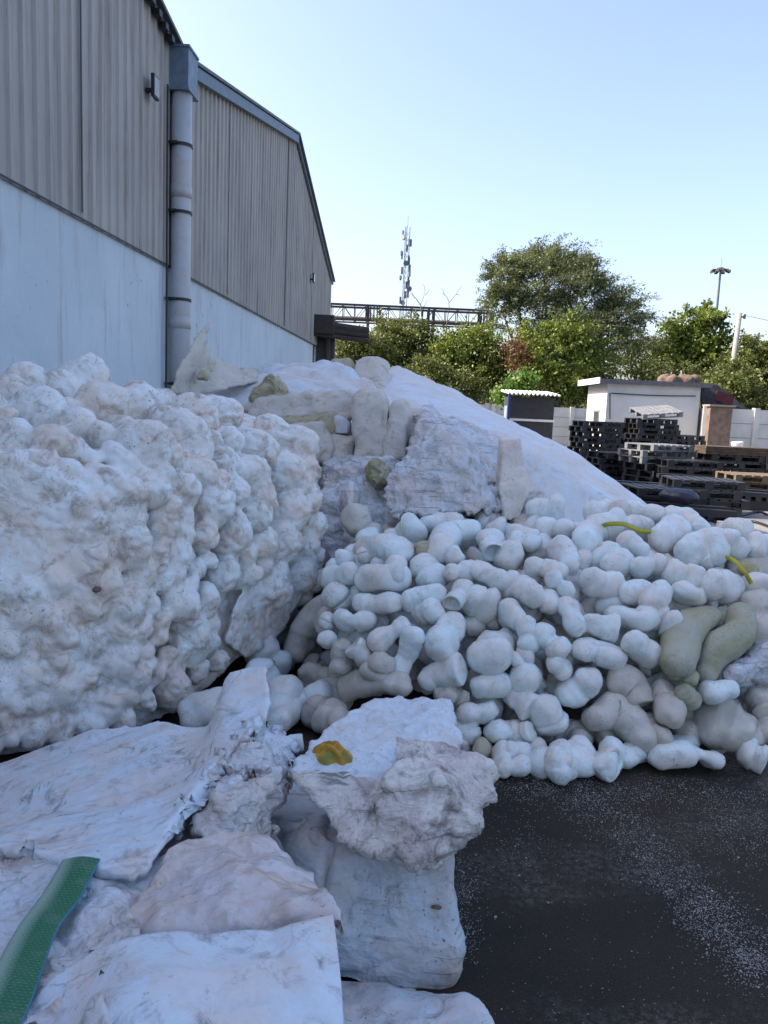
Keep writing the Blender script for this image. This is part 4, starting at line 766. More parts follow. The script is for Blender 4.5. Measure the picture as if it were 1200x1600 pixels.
# ------------------------------------------------------------------ tubular lumps
def lump_mesh(pts, rads, ends, seed, dents=.05, ns=20):
    """a rounded, possibly bent and pinched lump; ends: 'r' round, 'h' hollow cut, 'f' flat cut"""
    g = cat_interp([[tuple(p) for p in pts]] * 2, 2, 22)[0]; t_ = np.linspace(0, 1, 22); rr = np.interp(t_, np.linspace(0, 1, len(rads)), rads); q_ = random.Random(seed); c_ = q_.uniform(.35, .65); rr = rr * (1 - q_.choice([.05, .12, .2, .28]) * np.exp(-((t_ - c_) / .16) ** 2)) * (1 + q_.uniform(-.12, .12) * (t_ - .5) * 2)
    if len(rads) > 2:
        k = np.array([.25, .5, .25]); rr[1:-1] = np.convolve(rr, k, 'same')[1:-1]; rr[1:-1] = np.convolve(rr, k, 'same')[1:-1]
    seq = []
    d0 = g[0] - g[1]; d0 /= np.linalg.norm(d0) + 1e-9; d1 = g[-1] - g[-2]; d1 /= np.linalg.norm(d1) + 1e-9
    def cap(c, d, r, kind):
        if kind == 'r': return [(c + d * r * math.sin(a) * .85, r * math.cos(a)) for a in np.linspace(0.2, 1.5, 6)]
        if kind == 'f': return [(c + d * r * .22, r * .99), (c + d * r * .30, r * .93), (c + d * r * .30, r * .5), (c + d * r * .26, r * .05)]
        return [(c + d * r * .3, r * 1.0), (c + d * r * .42, r * .9), (c + d * r * .36, r * .68), (c + d * r * .05, r * .62), (c - d * r * .4, r * .45), (c - d * r * .55, r * .04)]
    seq = cap(g[0], d0, rr[0], ends[0])[::-1] + [(g[i], rr[i]) for i in range(22)] + cap(g[-1], d1, rr[-1], ends[1])
    V = []; F = []; up = None
    tang = [None] * len(seq)
    for i in range(len(seq)):
        j = min(max(i - (len(cap(g[0], d0, 1, ends[0]))), 0), 21); tt = g[min(j + 1, 21)] - g[max(j - 1, 0)]; tang[i] = tt / (np.linalg.norm(tt) + 1e-9)
    for i, (c, r) in enumerate(seq):
        t = tang[i]
        if up is None: up = np.cross(t, [.3, .2, .9]); up /= np.linalg.norm(up)
        up = up - t * (up @ t); up /= np.linalg.norm(up); bb = np.cross(t, up)
        a = np.arange(ns) * 2 * math.pi / ns; r = r * (1 + .13 * np.cos(2 * a + seed) + .05 * np.cos(3 * a + seed * 1.7 + i * .12))[:, None]; V.append(c[None] + (np.cos(a)[:, None] * up + np.sin(a)[:, None] * bb) * r)
    V = np.concatenate(V); n = len(seq)
    for i in range(n - 1):
        for k in range(ns): F.append([i * ns + k, i * ns + (k + 1) % ns, (i + 1) * ns + (k + 1) % ns, (i + 1) * ns + k])
    F.append(list(range(ns))[::-1]); F.append([(n - 1) * ns + k for k in range(ns)])
    R0 = float(np.mean(rads)); nn = normals(V, F)
    V = V + nn * (R0 * (dents * 3.6 * fbm(V, .75 / R0, 2, seed) - dents * 1.4 * np.clip(.28 - ridge(V, .8 / R0, 1, seed + 5), 0, 1) * 3.4 + dents * .6 * fbm(V, 4 / R0, 2, seed) + dents * .9 * (worley(V, 1.1 / R0, seed)[0] - .45)))[:, None]
    V = lap(V, F, 1, .3); return V, F
def hd(px, py):                                     # distance of the heap's front surface
    y = float(np.interp(py, [780, 800, 850, 900, 1000, 1150, 1210], [4.85, 4.6, 4.15, 3.85, 3.55, 3.38, 3.32]))
    if px < 600: y += (600 - px) * .0026
    if px > 1130: y += (px - 1130) * .0015
    return y
K6 = lambda x, y: (480 + x / 3.158, 760 + y / 3.158)
K7 = lambda x, y: (800 + x / 3.0, 760 + y / 3.0)
# each entry: crop map, points, width(s), ends, material, look
LUMPS = [
 (K6, [(140, 540), (165, 570)], 135, 'rr', 'lump', 'round'), (K6, [(285, 455), (380, 445), (470, 455)], 118, 'rr', 'lump', 'long'),
 (K6, [(340, 320), (400, 300), (450, 330)], (150, 170, 150), 'rr', 'lump', 'fat'), (K6, [(110, 455), (215, 425)], 95, 'rr', 'lump', 'short'),
 (K6, [(270, 575), (330, 580), (430, 575)], (90, 110, 125), 'rr', 'lump', 'pear-shaped'), (K6, [(500, 565), (560, 545), (650, 530)], 98, 'rr', 'lump', 'long'),
 (K6, [(620, 615), (560, 635)], (118, 105), 'rr', 'lump', 'thick'), (K6, [(480, 680), (340, 770)], (84, 100), 'rr', 'lump', 'grimy'), (K6, [(530, 730), (490, 830), (440, 930)], (98, 100, 92), 'rf', 'lump', 'straight cut'),
 (K6, [(735, 670), (690, 720), (650, 790)], (130, 150, 135), 'rr', 'lump', 'oval'), (K6, [(770, 500), (720, 570)], 100, 'rr', 'lump', 'short'),
 (K6, [(820, 560), (880, 590)], 165, 'rr', 'lump', 'broad'), (K6, [(1030, 660), (1000, 622)], 120, 'rh', 'lump', 'hollow-ended'),
 (K6, [(905, 840), (930, 780)], 190, 'rr', 'lump', 'large round'), (K6, [(590, 960), (640, 930), (750, 905)], (110, 120, 130), 'rr', 'lump', 'bent'),
 (K6, [(180, 660), (235, 670), (300, 665)], (105, 85, 110), 'rr', 'lump', 'waisted'), (K6, [(100, 660), (95, 672)], 88, 'rr', 'lump', 'small round'),
 (K6, [(100, 750), (110, 765)], 80, 'rr', 'lump', 'small round'), (K6, [(170, 800), (165, 890)], 105, 'rr', 'lump_warm', 'dingy'),
 (K6, [(240, 800), (300, 860)], 110, 'hr', 'lump', 'split-ended'), (K6, [(200, 990), (330, 960), (470, 980)], (120, 130, 110), 'rr', 'lump_warm', 'cream'),
 (K6, [(370, 860), (350, 920)], 130, 'rr', 'lump_warm', 'cream'), (K6, [(705, 425), (800, 415)], 84, 'rr', 'lump', 'short'),
 (K6, [(840, 415), (960, 470)], 120, 'rr', 'lump', 'smooth'), (K6, [(1000, 490), (1090, 515)], (120, 120), 'rr', 'lump', 'smooth'), (K7, [(90, 500), (180, 545)], 125, 'rr', 'lump', 'thick'),
 (K6, [(640, 340), (690, 250), (800, 235)], (120, 165, 150), 'rr', 'lump', 'arched'), (K6, [(900, 260), (920, 320)], 115, 'rr', 'lump', 'short'),
 (K6, [(1000, 350), (990, 330)], 135, 'rr', 'lump', 'round'), (K6, [(835, 360), (828, 345)], 72, 'rh', 'lump_grey', 'dark hollow'),
 (K6, [(1020, 240), (1110, 260)], 90, 'rr', 'lump', 'short'), (K6, [(570, 380), (620, 450)], 130, 'rr', 'lump', 'dented'),
 (K6, [(700, 350), (730, 345)], 88, 'rr', 'lump', 'small'), (K6, [(570, 300), (575, 320)], 70, 'rr', 'lump_ochre', 'yellowish'),
 (K6, [(1110, 400), (1210, 405)], 92, 'rr', 'lump', 'short'), (K6, [(1080, 940), (1070, 965)], 150, 'rr', 'lump', 'round'),
 (K6, [(850, 990), (950, 980)], 130, 'rr', 'lump', 'thick'), (K6, [(1000, 1010), (1100, 1090)], 112, 'rf', 'lump', 'slanting'),
 (K6, [(780, 1125), (900, 1110)], 110, 'rr', 'lump', 'waisted'), (K6, [(785, 1190), (800, 1230)], 120, 'rr', 'lump', 'round'),
 (K6, [(920, 1210), (1070, 1205)], (130, 110), 'rf', 'lump', 'thick'), (K6, [(965, 1310), (970, 1400)], (125, 80), 'rr', 'lump', 'teardrop'),
 (K6, [(1045, 1270), (1040, 1360)], 82, 'fr', 'lump', 'upright'), (K6, [(860, 1300), (885, 1300)], 88, 'rr', 'lump_ochre', 'ochre'),
 (K6, [(680, 1020), (760, 1040)], 120, 'rr', 'lump_warm', 'cream'), (K6, [(1080, 830), (1040, 860)], 90, 'rr', 'lump', 'small'),
 (K6, [(280, 330), (285, 345)], 80, 'rr', 'lump', 'small dimpled'), (K6, [(440, 400), (430, 440)], 120, 'rr', 'lump', 'dented'), (K6, [(190, 360), (130, 400)], 90, 'rr', 'lump', 'plain'),
 (K7, [(100, 120), (210, 105)], 105, 'rr', 'lump', 'smooth'), (K7, [(150, 200), (250, 205)], 118, 'rr', 'lump', 'thick'),
 (K7, [(225, 300), (270, 370)], 125, 'rr', 'lump', 'short'), (K7, [(100, 370), (215, 400)], 88, 'rr', 'lump', 'narrow'),
 (K7, [(190, 430), (265, 500)], 78, 'rr', 'lump', 'slim'), (K7, [(340, 270), (390, 210), (470, 190)], 125, 'rr', 'lump', 'bent'),
 (K7, [(480, 180), (620, 200)], 125, 'rr', 'lump', 'strapped'), (K7, [(440, 330), (500, 360)], 145, 'rr', 'lump', 'plump'),
 (K7, [(360, 430), (400, 460), (470, 475)], (120, 140, 130), 'rr', 'lump', 'fat'), (K7, [(545, 500), (620, 500), (680, 535)], (115, 130, 110), 'rr', 'lump', 'fat kinked'),
 (K7, [(600, 380), (680, 370)], 105, 'rr', 'lump', 'short'), (K7, [(690, 250), (780, 200)], 120, 'rr', 'lump', 'slanting'), (K7, [(830, 170), (880, 200)], 105, 'rr', 'lump', 'small'),
 (K7, [(810, 310), (880, 275), (960, 290)], (130, 150, 140), 'rr', 'lump', 'large'), (K7, [(1000, 260), (1060, 300)], 118, 'rr', 'lump', 'round'),
 (K7, [(760, 410), (860, 430)], 120, 'rr', 'lump', 'smooth'), (K7, [(800, 490), (850, 520)], 110, 'rr', 'lump', 'short'),
 (K7, [(940, 460), (1030, 480)], (120, 140), 'rr', 'lump', 'knobbly'), (K7, [(260, 560), (290, 620), (310, 660)], 105, 'rr', 'lump', 'upright'),
 (K7, [(360, 640), (470, 670)], (90, 110), 'rh', 'lump', 'ragged-ended'), (K7, [(480, 600), (600, 630), (640, 610)], 115, 'rr', 'lump', 'thick'),
 (K7, [(690, 610), (740, 640)], 115, 'rr', 'lump', 'plain'), (K7, [(320, 760), (400, 780), (490, 805)], (110, 130, 125), 'rr', 'lump', 'waisted'),
 (K7, [(560, 730), (650, 795)], 112, 'rh', 'lump', 'hollow-ended'), (K7, [(140, 690), (220, 760)], 118, 'rr', 'lump', 'thick'),
 (K7, [(60, 890), (65, 910)], 140, 'rr', 'lump', 'round'), (K7, [(280, 960), (370, 905)], (165, 140), 'rr', 'lump', 'fat'),
 (K7, [(150, 1040), (180, 1100)], 155, 'rr', 'lump', 'plump'), (K7, [(490, 900), (560, 930), (600, 1010)], (140, 150, 120), 'rr', 'lump_warm', 'cream bent'),
 (K7, [(390, 1080), (470, 1040), (560, 1110), (620, 1190)], (150, 190, 160, 120), 'rr', 'lump_warm', 'big folded'), (K7, [(700, 960), (740, 1000), (740, 1070)], (130, 150, 120), 'rr', 'lump_warm', 'ridged'),
 (K7, [(640, 1130), (700, 1180)], 125, 'rr', 'lump_warm', 'dingy'), (K7, [(260, 1270), (330, 1285), (390, 1290), (460, 1300)], (125, 135, 105, 140), 'rh', 'lump', 'waisted'),
 (K7, [(690, 1265), (820, 1255), (880, 1255), (960, 1290)], (135, 140, 75, 85), 'rh', 'lump', 'bottle-shaped'),
 (K7, [(110, 1230), (140, 1300)], 118, 'rr', 'lump', 'round'), (K7, [(930, 600), (850, 640), (790, 720), (770, 840)], (110, 140, 150, 130), 'rr', 'lump_sage', 'sage'),
 (K7, [(1070, 590), (1060, 680), (960, 760), (900, 870)], (120, 160, 165, 120), 'rr', 'lump_sage', 'sage-green'), (K7, [(930, 970), (1010, 950)], 112, 'rr', 'lump', 'clean'),
 (K7, [(960, 1110), (1080, 1150)], (220, 200), 'rr', 'lump_warm', 'largest creased'), (K7, [(1160, 560), (1180, 700)], 190, 'rr', 'lump_warm', 'grey-cream'),
 (K7, [(1030, 880), (1120, 850), (1200, 820)], (110, 150, 170), 'rr', 'film', 'crumpled'), (K7, [(1170, 1000), (1210, 1060)], 150, 'rr', 'lump_warm', 'dingy'),
 (K7, [(1150, 290), (1200, 290)], 118, 'rr', 'lump', 'round'), (K7, [(1100, 375), (1105, 390)], 72, 'rr', 'lump_ochre', 'pale yellow'),
 (K7, [(800, 960), (850, 1010)], 80, 'rr', 'lump_sage', 'greenish'), (K7, [(760, 870), (840, 900)], 80, 'rr', 'lump_sage', 'greenish'),
 (K7, [(700, 480), (640, 560)], 90, 'rr', 'lump', 'slim'), (K7, [(60, 640), (80, 740)], 100, 'rr', 'lump', 'upright'), (K7, [(240, 860), (200, 830)], 90, 'rr', 'lump', 'plain'),
 (K7, [(20, 250), (90, 260)], 100, 'rr', 'lump', 'smooth'), (K7, [(20, 1160), (80, 1150)], 100, 'rf', 'lump', 'blunt'), (K7, [(20, 1280), (35, 1310)], 95, 'rr', 'lump', 'small'),
 (K7, [(1130, 460), (1220, 480)], 120, 'rr', 'lump', 'plain'), (K7, [(1120, 1160), (1210, 1130)], 130, 'rr', 'lump_warm', 'grimy'),
 (K7, [(540, 260), (600, 300)], 100, 'rr', 'lump', 'plain'), (K7, [(380, 130), (450, 110)], 90, 'rr', 'lump', 'smooth'), (K7, [(560, 120), (680, 140)], 100, 'rr', 'lump', 'smooth'), (K7, [(740, 140), (820, 150)], 90, 'rr', 'lump', 'smooth'),
]
GULLY = [([(505, 948), (480, 985), (462, 1020)], (46, 60, 44), 'lump_warm', 4.35, "dingy bent lump propped in the dark gully between the bales"),
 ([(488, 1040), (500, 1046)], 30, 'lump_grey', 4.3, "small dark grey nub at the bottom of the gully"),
 ([(402, 1005), (430, 1042)], 50, 'lump', 4.2, "bluish-white lump tucked against the fused bale's lower end"),
 ([(405, 1050), (420, 1066)], 44, 'lump', 3.9, "round lump right behind the upright tip of the big sheet"),
 ([(446, 1078), (432, 1110)], (52, 50), 'lump', 3.75, "egg-shaped lump crossing the long peanut-shaped one"),
 ([(505, 1083), (470, 1098), (430, 1130)], (52, 40, 40), 'lump', 3.75, "long peanut-shaped lump lying in the gully"),
 ([(432, 1163), (468, 1160)], 30, 'lump', 3.35, "slim white tube end poking out beside the torn chunk"),
 ([(505, 1125), (530, 1132)], 44, 'lump_warm', 3.75, "cream stub just behind the torn chunk's far edge"),
 ([(300, 1118), (360, 1095), (400, 1075)], 50, 'lump', 3.45, "smooth lump lying beneath the fused bale's lower edge"),
 ([(470, 930), (492, 900)], 40, 'lump', 4.6, "pale lump wedged high between the fused bale and film bundle"),
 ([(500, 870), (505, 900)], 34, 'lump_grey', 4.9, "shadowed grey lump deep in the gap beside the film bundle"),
 ([(520, 1090), (540, 1050)], 50, 'lump_warm', 4.0, "cream lump at the foot of the tubular heap facing the gully")]
def numword(k): return ["first", "second", "third", "fourth", "fifth", "sixth", "seventh", "eighth", "ninth", "tenth", "eleventh", "twelfth", "thirteenth", "fourteenth", "fifteenth", "sixteenth", "seventeenth", "eighteenth", "nineteenth", "twentieth"][min(k, 19)]
def put_lump(spine, ws, ends, mat, Y0s, seed, dents=.05, tilt=0.0):
    ws = list(ws) if hasattr(ws, '__len__') else [ws] * len(spine); n = len(spine)
    ws = [q * 1.15 for q in ws]; mx, my = np.mean([q[0] for q in spine]), np.mean([q[1] for q in spine]); spine = [(mx + (x - mx) * .94, my + (y - my) * .94) for x, y in spine]
    ws = list(np.interp(np.linspace(0, 1, n), np.linspace(0, 1, len(ws)), ws))
    pts = []; rads = []
    for i, (x, y) in enumerate(spine):
        r = ws[i] / 2 / FPX * Y0s[i]; Y = Y0s[i] + r * .9 + tilt * (i / (n - 1) - .5); g = (CAMH - r) / max(1e-3, -ray(x, y).z)
        if P(x, y, Y).z < r: Y = g
        pts.append(P(x, y, Y)); rads.append(r)
    # the stated width covers the round caps: pull the ends in
    L = (pts[-1] - pts[0]).length
    V, F = lump_mesh(pts, rads, ends, seed, dents); V[:, 2] = np.maximum(V[:, 2], 0.004)
    return mk("plastic_lump", V, F, M[mat], None, True, 'base')
def lumps():
    rr = random.Random(5); items = []
    for i, (K, pts, wd, ends, mat, look) in enumerate(LUMPS):
        s = 3.158 if K is K6 else 3.0; sp = [K(*p) for p in pts]; ws = [x / s for x in wd] if hasattr(wd, '__len__') else wd / s
        if ends == 'rr' and rr.random() < .13 and 'lump' in mat: ends = 'rh' if rr.random() < .75 else 'rf'
        o = put_lump(sp, ws, ends, mat, [hd(x, y) + rr.uniform(-.03, .03) for x, y in sp], i * 3, .085 if mat in ('lump_warm', 'film') else .06, rr.uniform(-.06, .06))
        items.append((o, np.mean([p[0] for p in sp]), np.mean([p[1] for p in sp]), look, mat))
    bands = [(0, 835), (835, 880), (880, 925), (925, 975), (975, 1030), (1030, 1090), (1090, 1145), (1145, 1400)]
    names = ["top", "second", "third", "fourth", "fifth", "sixth", "seventh", "bottom"]
    cn = {'lump': 'white', 'lump_warm': 'dull', 'lump_grey': 'grey', 'lump_sage': 'olive-grey', 'lump_ochre': 'waxy', 'film': 'white'}
    for (a, b_), nm in zip(bands, names):
        row = sorted([it for it in items if a <= it[2] < b_], key=lambda t: t[1])
        for k, (o, x, y, look, mat) in enumerate(row):
            tag(o, "%s %s lump, %s from the left in the tubular heap's %s row" % (look, cn[mat], numword(k), nm), "plastic lump", "tubular plastic lumps in the heap")
    # lumps wedged behind the front ones
    n = 0; fl = []
    for t in range(4000):
        x = rr.uniform(525, 1190); y = rr.uniform(815, 1190)
        lim = 1075 if x < 700 else 1190
        if y > lim or (x < 560 and (y < 880 or y > 1040)) or y < 800 + max(0, (x - 1000) * .12): continue
        layer = len(fl) % 2
        if any((x - a) ** 2 + (y - c) ** 2 < 27 ** 2 and l == layer for a, c, l in fl): continue
        fl.append((x, y, layer)); a = rr.uniform(0, math.pi); L = rr.uniform(8, 26); wd = rr.uniform(34, 48)
        sp = [(x - math.cos(a) * L, y - math.sin(a) * L * .7), (x + rr.uniform(-5, 5), y + rr.uniform(-5, 5)), (x + math.cos(a) * L, y + math.sin(a) * L * .7)]
        Y = hd(x, y) + (.16 if layer == 0 else .32)
        o = put_lump(sp, [wd, wd * rr.uniform(.75, 1), wd * rr.uniform(.8, 1)], rr.choice(['rr', 'rr', 'rr', 'rf']), rr.choice(['lump', 'lump', 'lump_warm']), [Y] * 3, 500 + t, .08, rr.uniform(-.1, .1))
        tag(o, "pale lump wedged behind the front lumps of the tubular heap", "plastic lump", "lumps wedged inside the tubular heap"); n += 1
        if n > 150: break
    for i, (sp, wd, mat, Y, lb) in enumerate(GULLY):
        ends = 'rh' if i in (6,) else 'rr'
        o = put_lump(sp, wd, ends, mat, [Y] * len(sp), 900 + i, .06); tag(o, lb, "plastic lump")
    # a few more low in the gully, its shade put into darker, greyer plastic
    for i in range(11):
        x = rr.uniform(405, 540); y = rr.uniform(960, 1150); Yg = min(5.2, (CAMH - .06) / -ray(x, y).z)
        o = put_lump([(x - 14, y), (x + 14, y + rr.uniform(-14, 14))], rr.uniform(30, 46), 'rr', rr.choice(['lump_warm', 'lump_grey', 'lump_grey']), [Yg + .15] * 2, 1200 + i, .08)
        tag(o, "lump on the ground deep in the gully, its colour darkened as shade", "plastic lump", "lumps on the gully floor")
lumps()
def straps():
    def ribbon(name, path, wpx, off, mat, label, fold=0.0):
        pts = [P(x, y, hd(x, y) + off + o) for x, y, o in path]; g = cat_interp([pts, pts], 2, 40)[0]; V = []; F = []
        for i, p in enumerate(g):
            t = g[min(i + 1, 39)] - g[max(i - 1, 0)]; t /= np.linalg.norm(t); vw = np.array([p[0], p[1], p[2] - CAMH]); s = np.cross(t, vw); s /= np.linalg.norm(s)
            tw = math.sin(i * .22 + fold) * .5; s = s * math.cos(tw) + np.cross(t, s) * math.sin(tw); w_ = wpx / 2 / FPX * p[1]; nn = np.cross(t, s)
            V += [p - s * w_ - nn * .002, p + s * w_ - nn * .002, p + s * w_ + nn * .002, p - s * w_ + nn * .002]
        for i in range(39):
            for k in range(4): F.append([4 * i + k, 4 * i + (k + 1) % 4, 4 * i + 4 + (k + 1) % 4, 4 * i + 4 + k])
        F += [[0, 3, 2, 1], [156, 157, 158, 159]]; tag(mk(name, V, F, mat, None, True, 'base'), label, "strap")
    ribbon("strap", [(941, 822, -.02), (950, 819, -.09), (975, 819, -.10), (1000, 829, -.08), (1024, 832, -.01)], 7, 0, M['strapY'], "yellow strap bowed over the top of the tubular heap")
    ribbon("strap", [(1134, 870, -.02), (1150, 878, -.08), (1164, 895, -.09), (1174, 912, -.05)], 7, 0, M['strapY'], "short yellow strap dropping down the heap's far side", 1.5)
    cb = simple("cardboard", (0.22, 0.17, 0.12), .8); a = P(1195, 893, 4.6)
    tag(MB().obox(a, (.14, 0, .01), (0, .15, 0), (0, 0, .09)).build("carton", cb, None, False, 'base'), "brown box resting on the heap's far end", "box")
straps()
# ------------------------------------------------------------------ wrapped bales, sheets and sacks close by
def near():
    crump = lambda a, s, k=0: [lambda p, n: a * .7 * fbm(p, s * .5, 2, k + 9), facet(a * 1.1, s, k)]
    def dfold(d, s, a, k=0, th=.0):                 # folds running along direction d
        d = np.array(d, float); d /= np.linalg.norm(d)
        def f(p, n):
            q = p - (p @ d)[:, None] * d[None] * .86; m = np.clip(pn(p, 2.0, k + 3) * 2.2 + .6 + th, 0, 1)
            return -a * np.clip(.34 - np.abs(pn(q, s, k)) * 1.6, 0, 1) * 3 * m
        return f
    # supporting mass under the sheets
    pts = [(-1.7, 2.75, .22), (-.45, 2.6, .30), (-.38, 2.1, .42), (-.30, 1.75, .42), (-.08, 1.62, .36), (-.08, 1.35, .40), (-.7, 1.15, .42), (-1.7, 1.15, .42)]
    v, f = hull([Vector(p) for p in pts] + [Vector((p[0], p[1], 0)) for p in pts])
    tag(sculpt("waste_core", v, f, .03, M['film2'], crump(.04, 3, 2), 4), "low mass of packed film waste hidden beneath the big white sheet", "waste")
    v, f = hull([P(*q) for q in ((408, 1270, 2.25), (540, 1312, 2.06), (700, 1322, 2.08), (705, 1420, 2.02), (714, 1482, 1.99), (711, 1545, 1.97), (600, 1560, 1.97), (520, 1570, 1.97), (420, 1500, 2.06))] +
                [P(*q) for q in ((440, 1190, 2.9), (690, 1230, 2.75), (420, 1240, 2.5))] + [Vector((P(410, 1560, 2.0).x, 2.0, 0)), Vector((P(712, 1556, 1.96).x, 1.97, 0)), Vector((P(700, 1230, 2.75).x, 2.75, 0)), Vector((P(430, 1230, 2.75).x, 2.75, 0))])
    side = lambda p, n: -.03 * np.exp(-((p[:, 0] + .125 + .02 * pn(p, 4, 2)) / .012) ** 2) * (p[:, 2] > .12)
    hz = lambda p, n: .010 * ridge(p * np.array([.45, .45, 1.7]), 11, 3, 6) * np.clip((.24 - p[:, 2]) * 8, 0, 1)
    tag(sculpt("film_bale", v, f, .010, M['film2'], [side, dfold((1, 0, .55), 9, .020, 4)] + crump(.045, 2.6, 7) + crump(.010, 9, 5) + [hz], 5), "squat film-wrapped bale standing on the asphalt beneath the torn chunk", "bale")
    def put(name, rows, th, mat, disp, label, cat_, res=.008, jag=.0, **k):
        return tag(drape(name, rows, th, mat, disp, res, None, jag, **k), label, cat_)
    rows = [[(-80, 1212, 2.7), (40, 1178, 2.7), (140, 1140, 2.65), (240, 1117, 2.6), (318, 1126, 2.55), (352, 1054, 2.6), (414, 1040, 2.6)],
            [(-80, 1250, 2.35), (30, 1220, 2.35), (125, 1195, 2.35), (225, 1180, 2.3), (300, 1182, 2.25), (360, 1120, 2.4), (419, 1110, 2.42)],
            [(-80, 1290, 2.1), (20, 1265, 2.1), (110, 1250, 2.05), (200, 1250, 2.0), (275, 1238, 2.0), (335, 1180, 2.15), (392, 1142, 2.27)],
            [(-80, 1320, 1.9), (10, 1305, 1.85), (95, 1305, 1.8), (180, 1310, 1.75), (250, 1290, 1.8), (300, 1240, 1.95), (352, 1197, 2.12)],
            [(-80, 1352, 1.75), (10, 1332, 1.7), (100, 1346, 1.62), (180, 1360, 1.55), (232, 1348, 1.6), (275, 1300, 1.8), (320, 1258, 1.97)]]
    put("woven_sheet", rows, .02, M['sheet'], [dfold((.75, .9, -.05), 4, .014, 1), dfold((.95, .5, .1), 7, .010, 6, -.1), lambda p, n: .012 * fbm(p, 2.2, 2, 4) + .004 * ridge(p, 16, 3, 3) , facet(.030, 2.0, 4)], "largest white woven sheet, draped below the fused bale with one tip raised", "sheet", jag=.008)
    rows = [[(386, 1142, 2.33), (405, 1128, 2.37), (425, 1138, 2.42), (446, 1165, 2.46)],
            [(350, 1200, 2.15), (382, 1192, 2.1), (418, 1200, 2.14), (450, 1215, 2.25)],
            [(322, 1262, 2.0), (362, 1262, 1.94), (405, 1268, 1.97), (436, 1275, 2.1)],
            [(296, 1310, 1.88), (340, 1318, 1.82), (385, 1330, 1.86), (412, 1340, 1.96)]]
    put("film_fold", rows, .02, M['film'], crump(.08, 6, 4) + crump(.03, 15, 7) + [dfold((-.3, -.5, -.8), 9, .02, 2)], "torn upright fold of crumpled film between the big sheet and torn chunk", "film", res=.006, jag=.02)
    rows = [[(262, 1330, 1.68), (330, 1298, 1.78), (395, 1300, 1.82), (440, 1326, 1.76), (486, 1372, 1.66)],
            [(222, 1400, 1.53), (300, 1368, 1.58), (380, 1352, 1.60), (450, 1372, 1.57), (505, 1398, 1.53)],
            [(180, 1455, 1.42), (280, 1440, 1.42), (370, 1430, 1.42), (450, 1420, 1.43), (528, 1418, 1.44)],
            [(175, 1492, 1.40), (280, 1486, 1.38), (370, 1470, 1.38), (450, 1455, 1.40), (534, 1440, 1.42)]]
    put("film_pouch", rows, .03, M['pouch'], crump(.02, 4, 8) + [dfold((-.2, .3, -.9), 7, .012, 3), facet(.035, 6, 2), facet(.014, 15, 4)], "glossy clear film pouch with pinkish tint bulging behind the front sack", "film", res=.007)
    rows = [[(-90, 1330, 1.75), (60, 1328, 1.70), (150, 1356, 1.62), (275, 1335, 1.72)], [(-90, 1420, 1.5), (50, 1420, 1.46), (150, 1432, 1.45), (245, 1405, 1.52)],
            [(-90, 1520, 1.27), (40, 1520, 1.24), (125, 1500, 1.27), (205, 1470, 1.32)], [(-90, 1640, 1.06), (20, 1640, 1.03), (80, 1620, 1.05), (170, 1560, 1.12)], [(-90, 1780, .9), (20, 1780, .88), (80, 1760, .88), (190, 1700, .92)]]
    put("film_sheet", rows, .03, M['film'], [dfold((.55, -.9, .0), 8, .022, 5, .2)] + crump(.04, 4, 3) + crump(.018, 11, 4), "creased bluish film sheet lying beneath the green strap", "film", res=.007)
    rows = [[(20, 1600, 1.12), (100, 1520, 1.22), (200, 1464, 1.28), (340, 1450, 1.33), (450, 1434, 1.36), (525, 1419, 1.38)],
            [(60, 1640, 1.06), (130, 1562, 1.14), (230, 1508, 1.19), (350, 1495, 1.23), (460, 1487, 1.26), (533, 1482, 1.30)],
            [(60, 1700, .99), (150, 1630, 1.03), (250, 1600, 1.06), (360, 1590, 1.09), (470, 1580, 1.13), (541, 1570, 1.18)],
            [(40, 1800, .9), (150, 1760, .92), (260, 1740, .95), (370, 1720, .98), (470, 1700, 1.02), (550, 1690, 1.08)]]
    put("woven_sack", rows, .16, M['sheet'], [dfold((.75, .55, 0), 5, .016, 7, .3), dfold((.4, -.9, 0), 6, .010, 9), facet(.022, 2.4, 9), lambda p, n: .008 * fbm(p, 3, 3, 6) ], "folded white woven sack with a square corner, closest to the viewer", "sack", res=.007, thick_dir=(0, 0, -1))
    v, f = hull([P(*q) for q in ((500, 1560, 1.86), (600, 1552, 1.88), (680, 1552, 1.88), (740, 1562, 1.82), (770, 1590, 1.74), (775, 1625, 1.64), (770, 1720, 1.5), (560, 1720, 1.45))] + [Vector((x, y, 0)) for x, y in ((-.15, 1.96), (.15, 1.96), (.24, 1.76), (.26, 1.4), (-.1, 1.4))])
    tag(sculpt("woven_sack", v, f, .010, M['sheet'], crump(.03, 5, 2), 8), "low rounded white sack lying against the film-wrapped bale's foot", "sack")
    # green strap
    m = NT("green_webbing"); at = m.add("ShaderNodeAttribute", attribute_name="across"); al = m.add("ShaderNodeAttribute", attribute_name="along"); v = m.coords(False)
    cb = m.add("ShaderNodeCombineXYZ"); m.link(at.outputs["Fac"], cb.inputs[0]); m.link(al.outputs["Fac"], cb.inputs[1])
    mp = m.add("ShaderNodeMapping"); mp.inputs["Scale"].default_value = (4, 18, 1); m.link(cb.outputs[0], mp.inputs[0])
    ck = m.add("ShaderNodeTexBrick"); ck.inputs["Scale"].default_value = 1; ck.inputs["Mortar Size"].default_value = .12; m.link(mp.outputs[0], ck.inputs["Vector"])
    ck.inputs["Color1"].default_value = (0.05, 0.40, 0.17, 1); ck.inputs["Color2"].default_value = (0.10, 0.55, 0.27, 1); ck.inputs["Mortar"].default_value = (0.015, 0.13, 0.06, 1)
    ns = m.noise(cb.outputs[0], 7, 4); pale = m.ramp(ns, [(.5, 0), (.56, 1)])
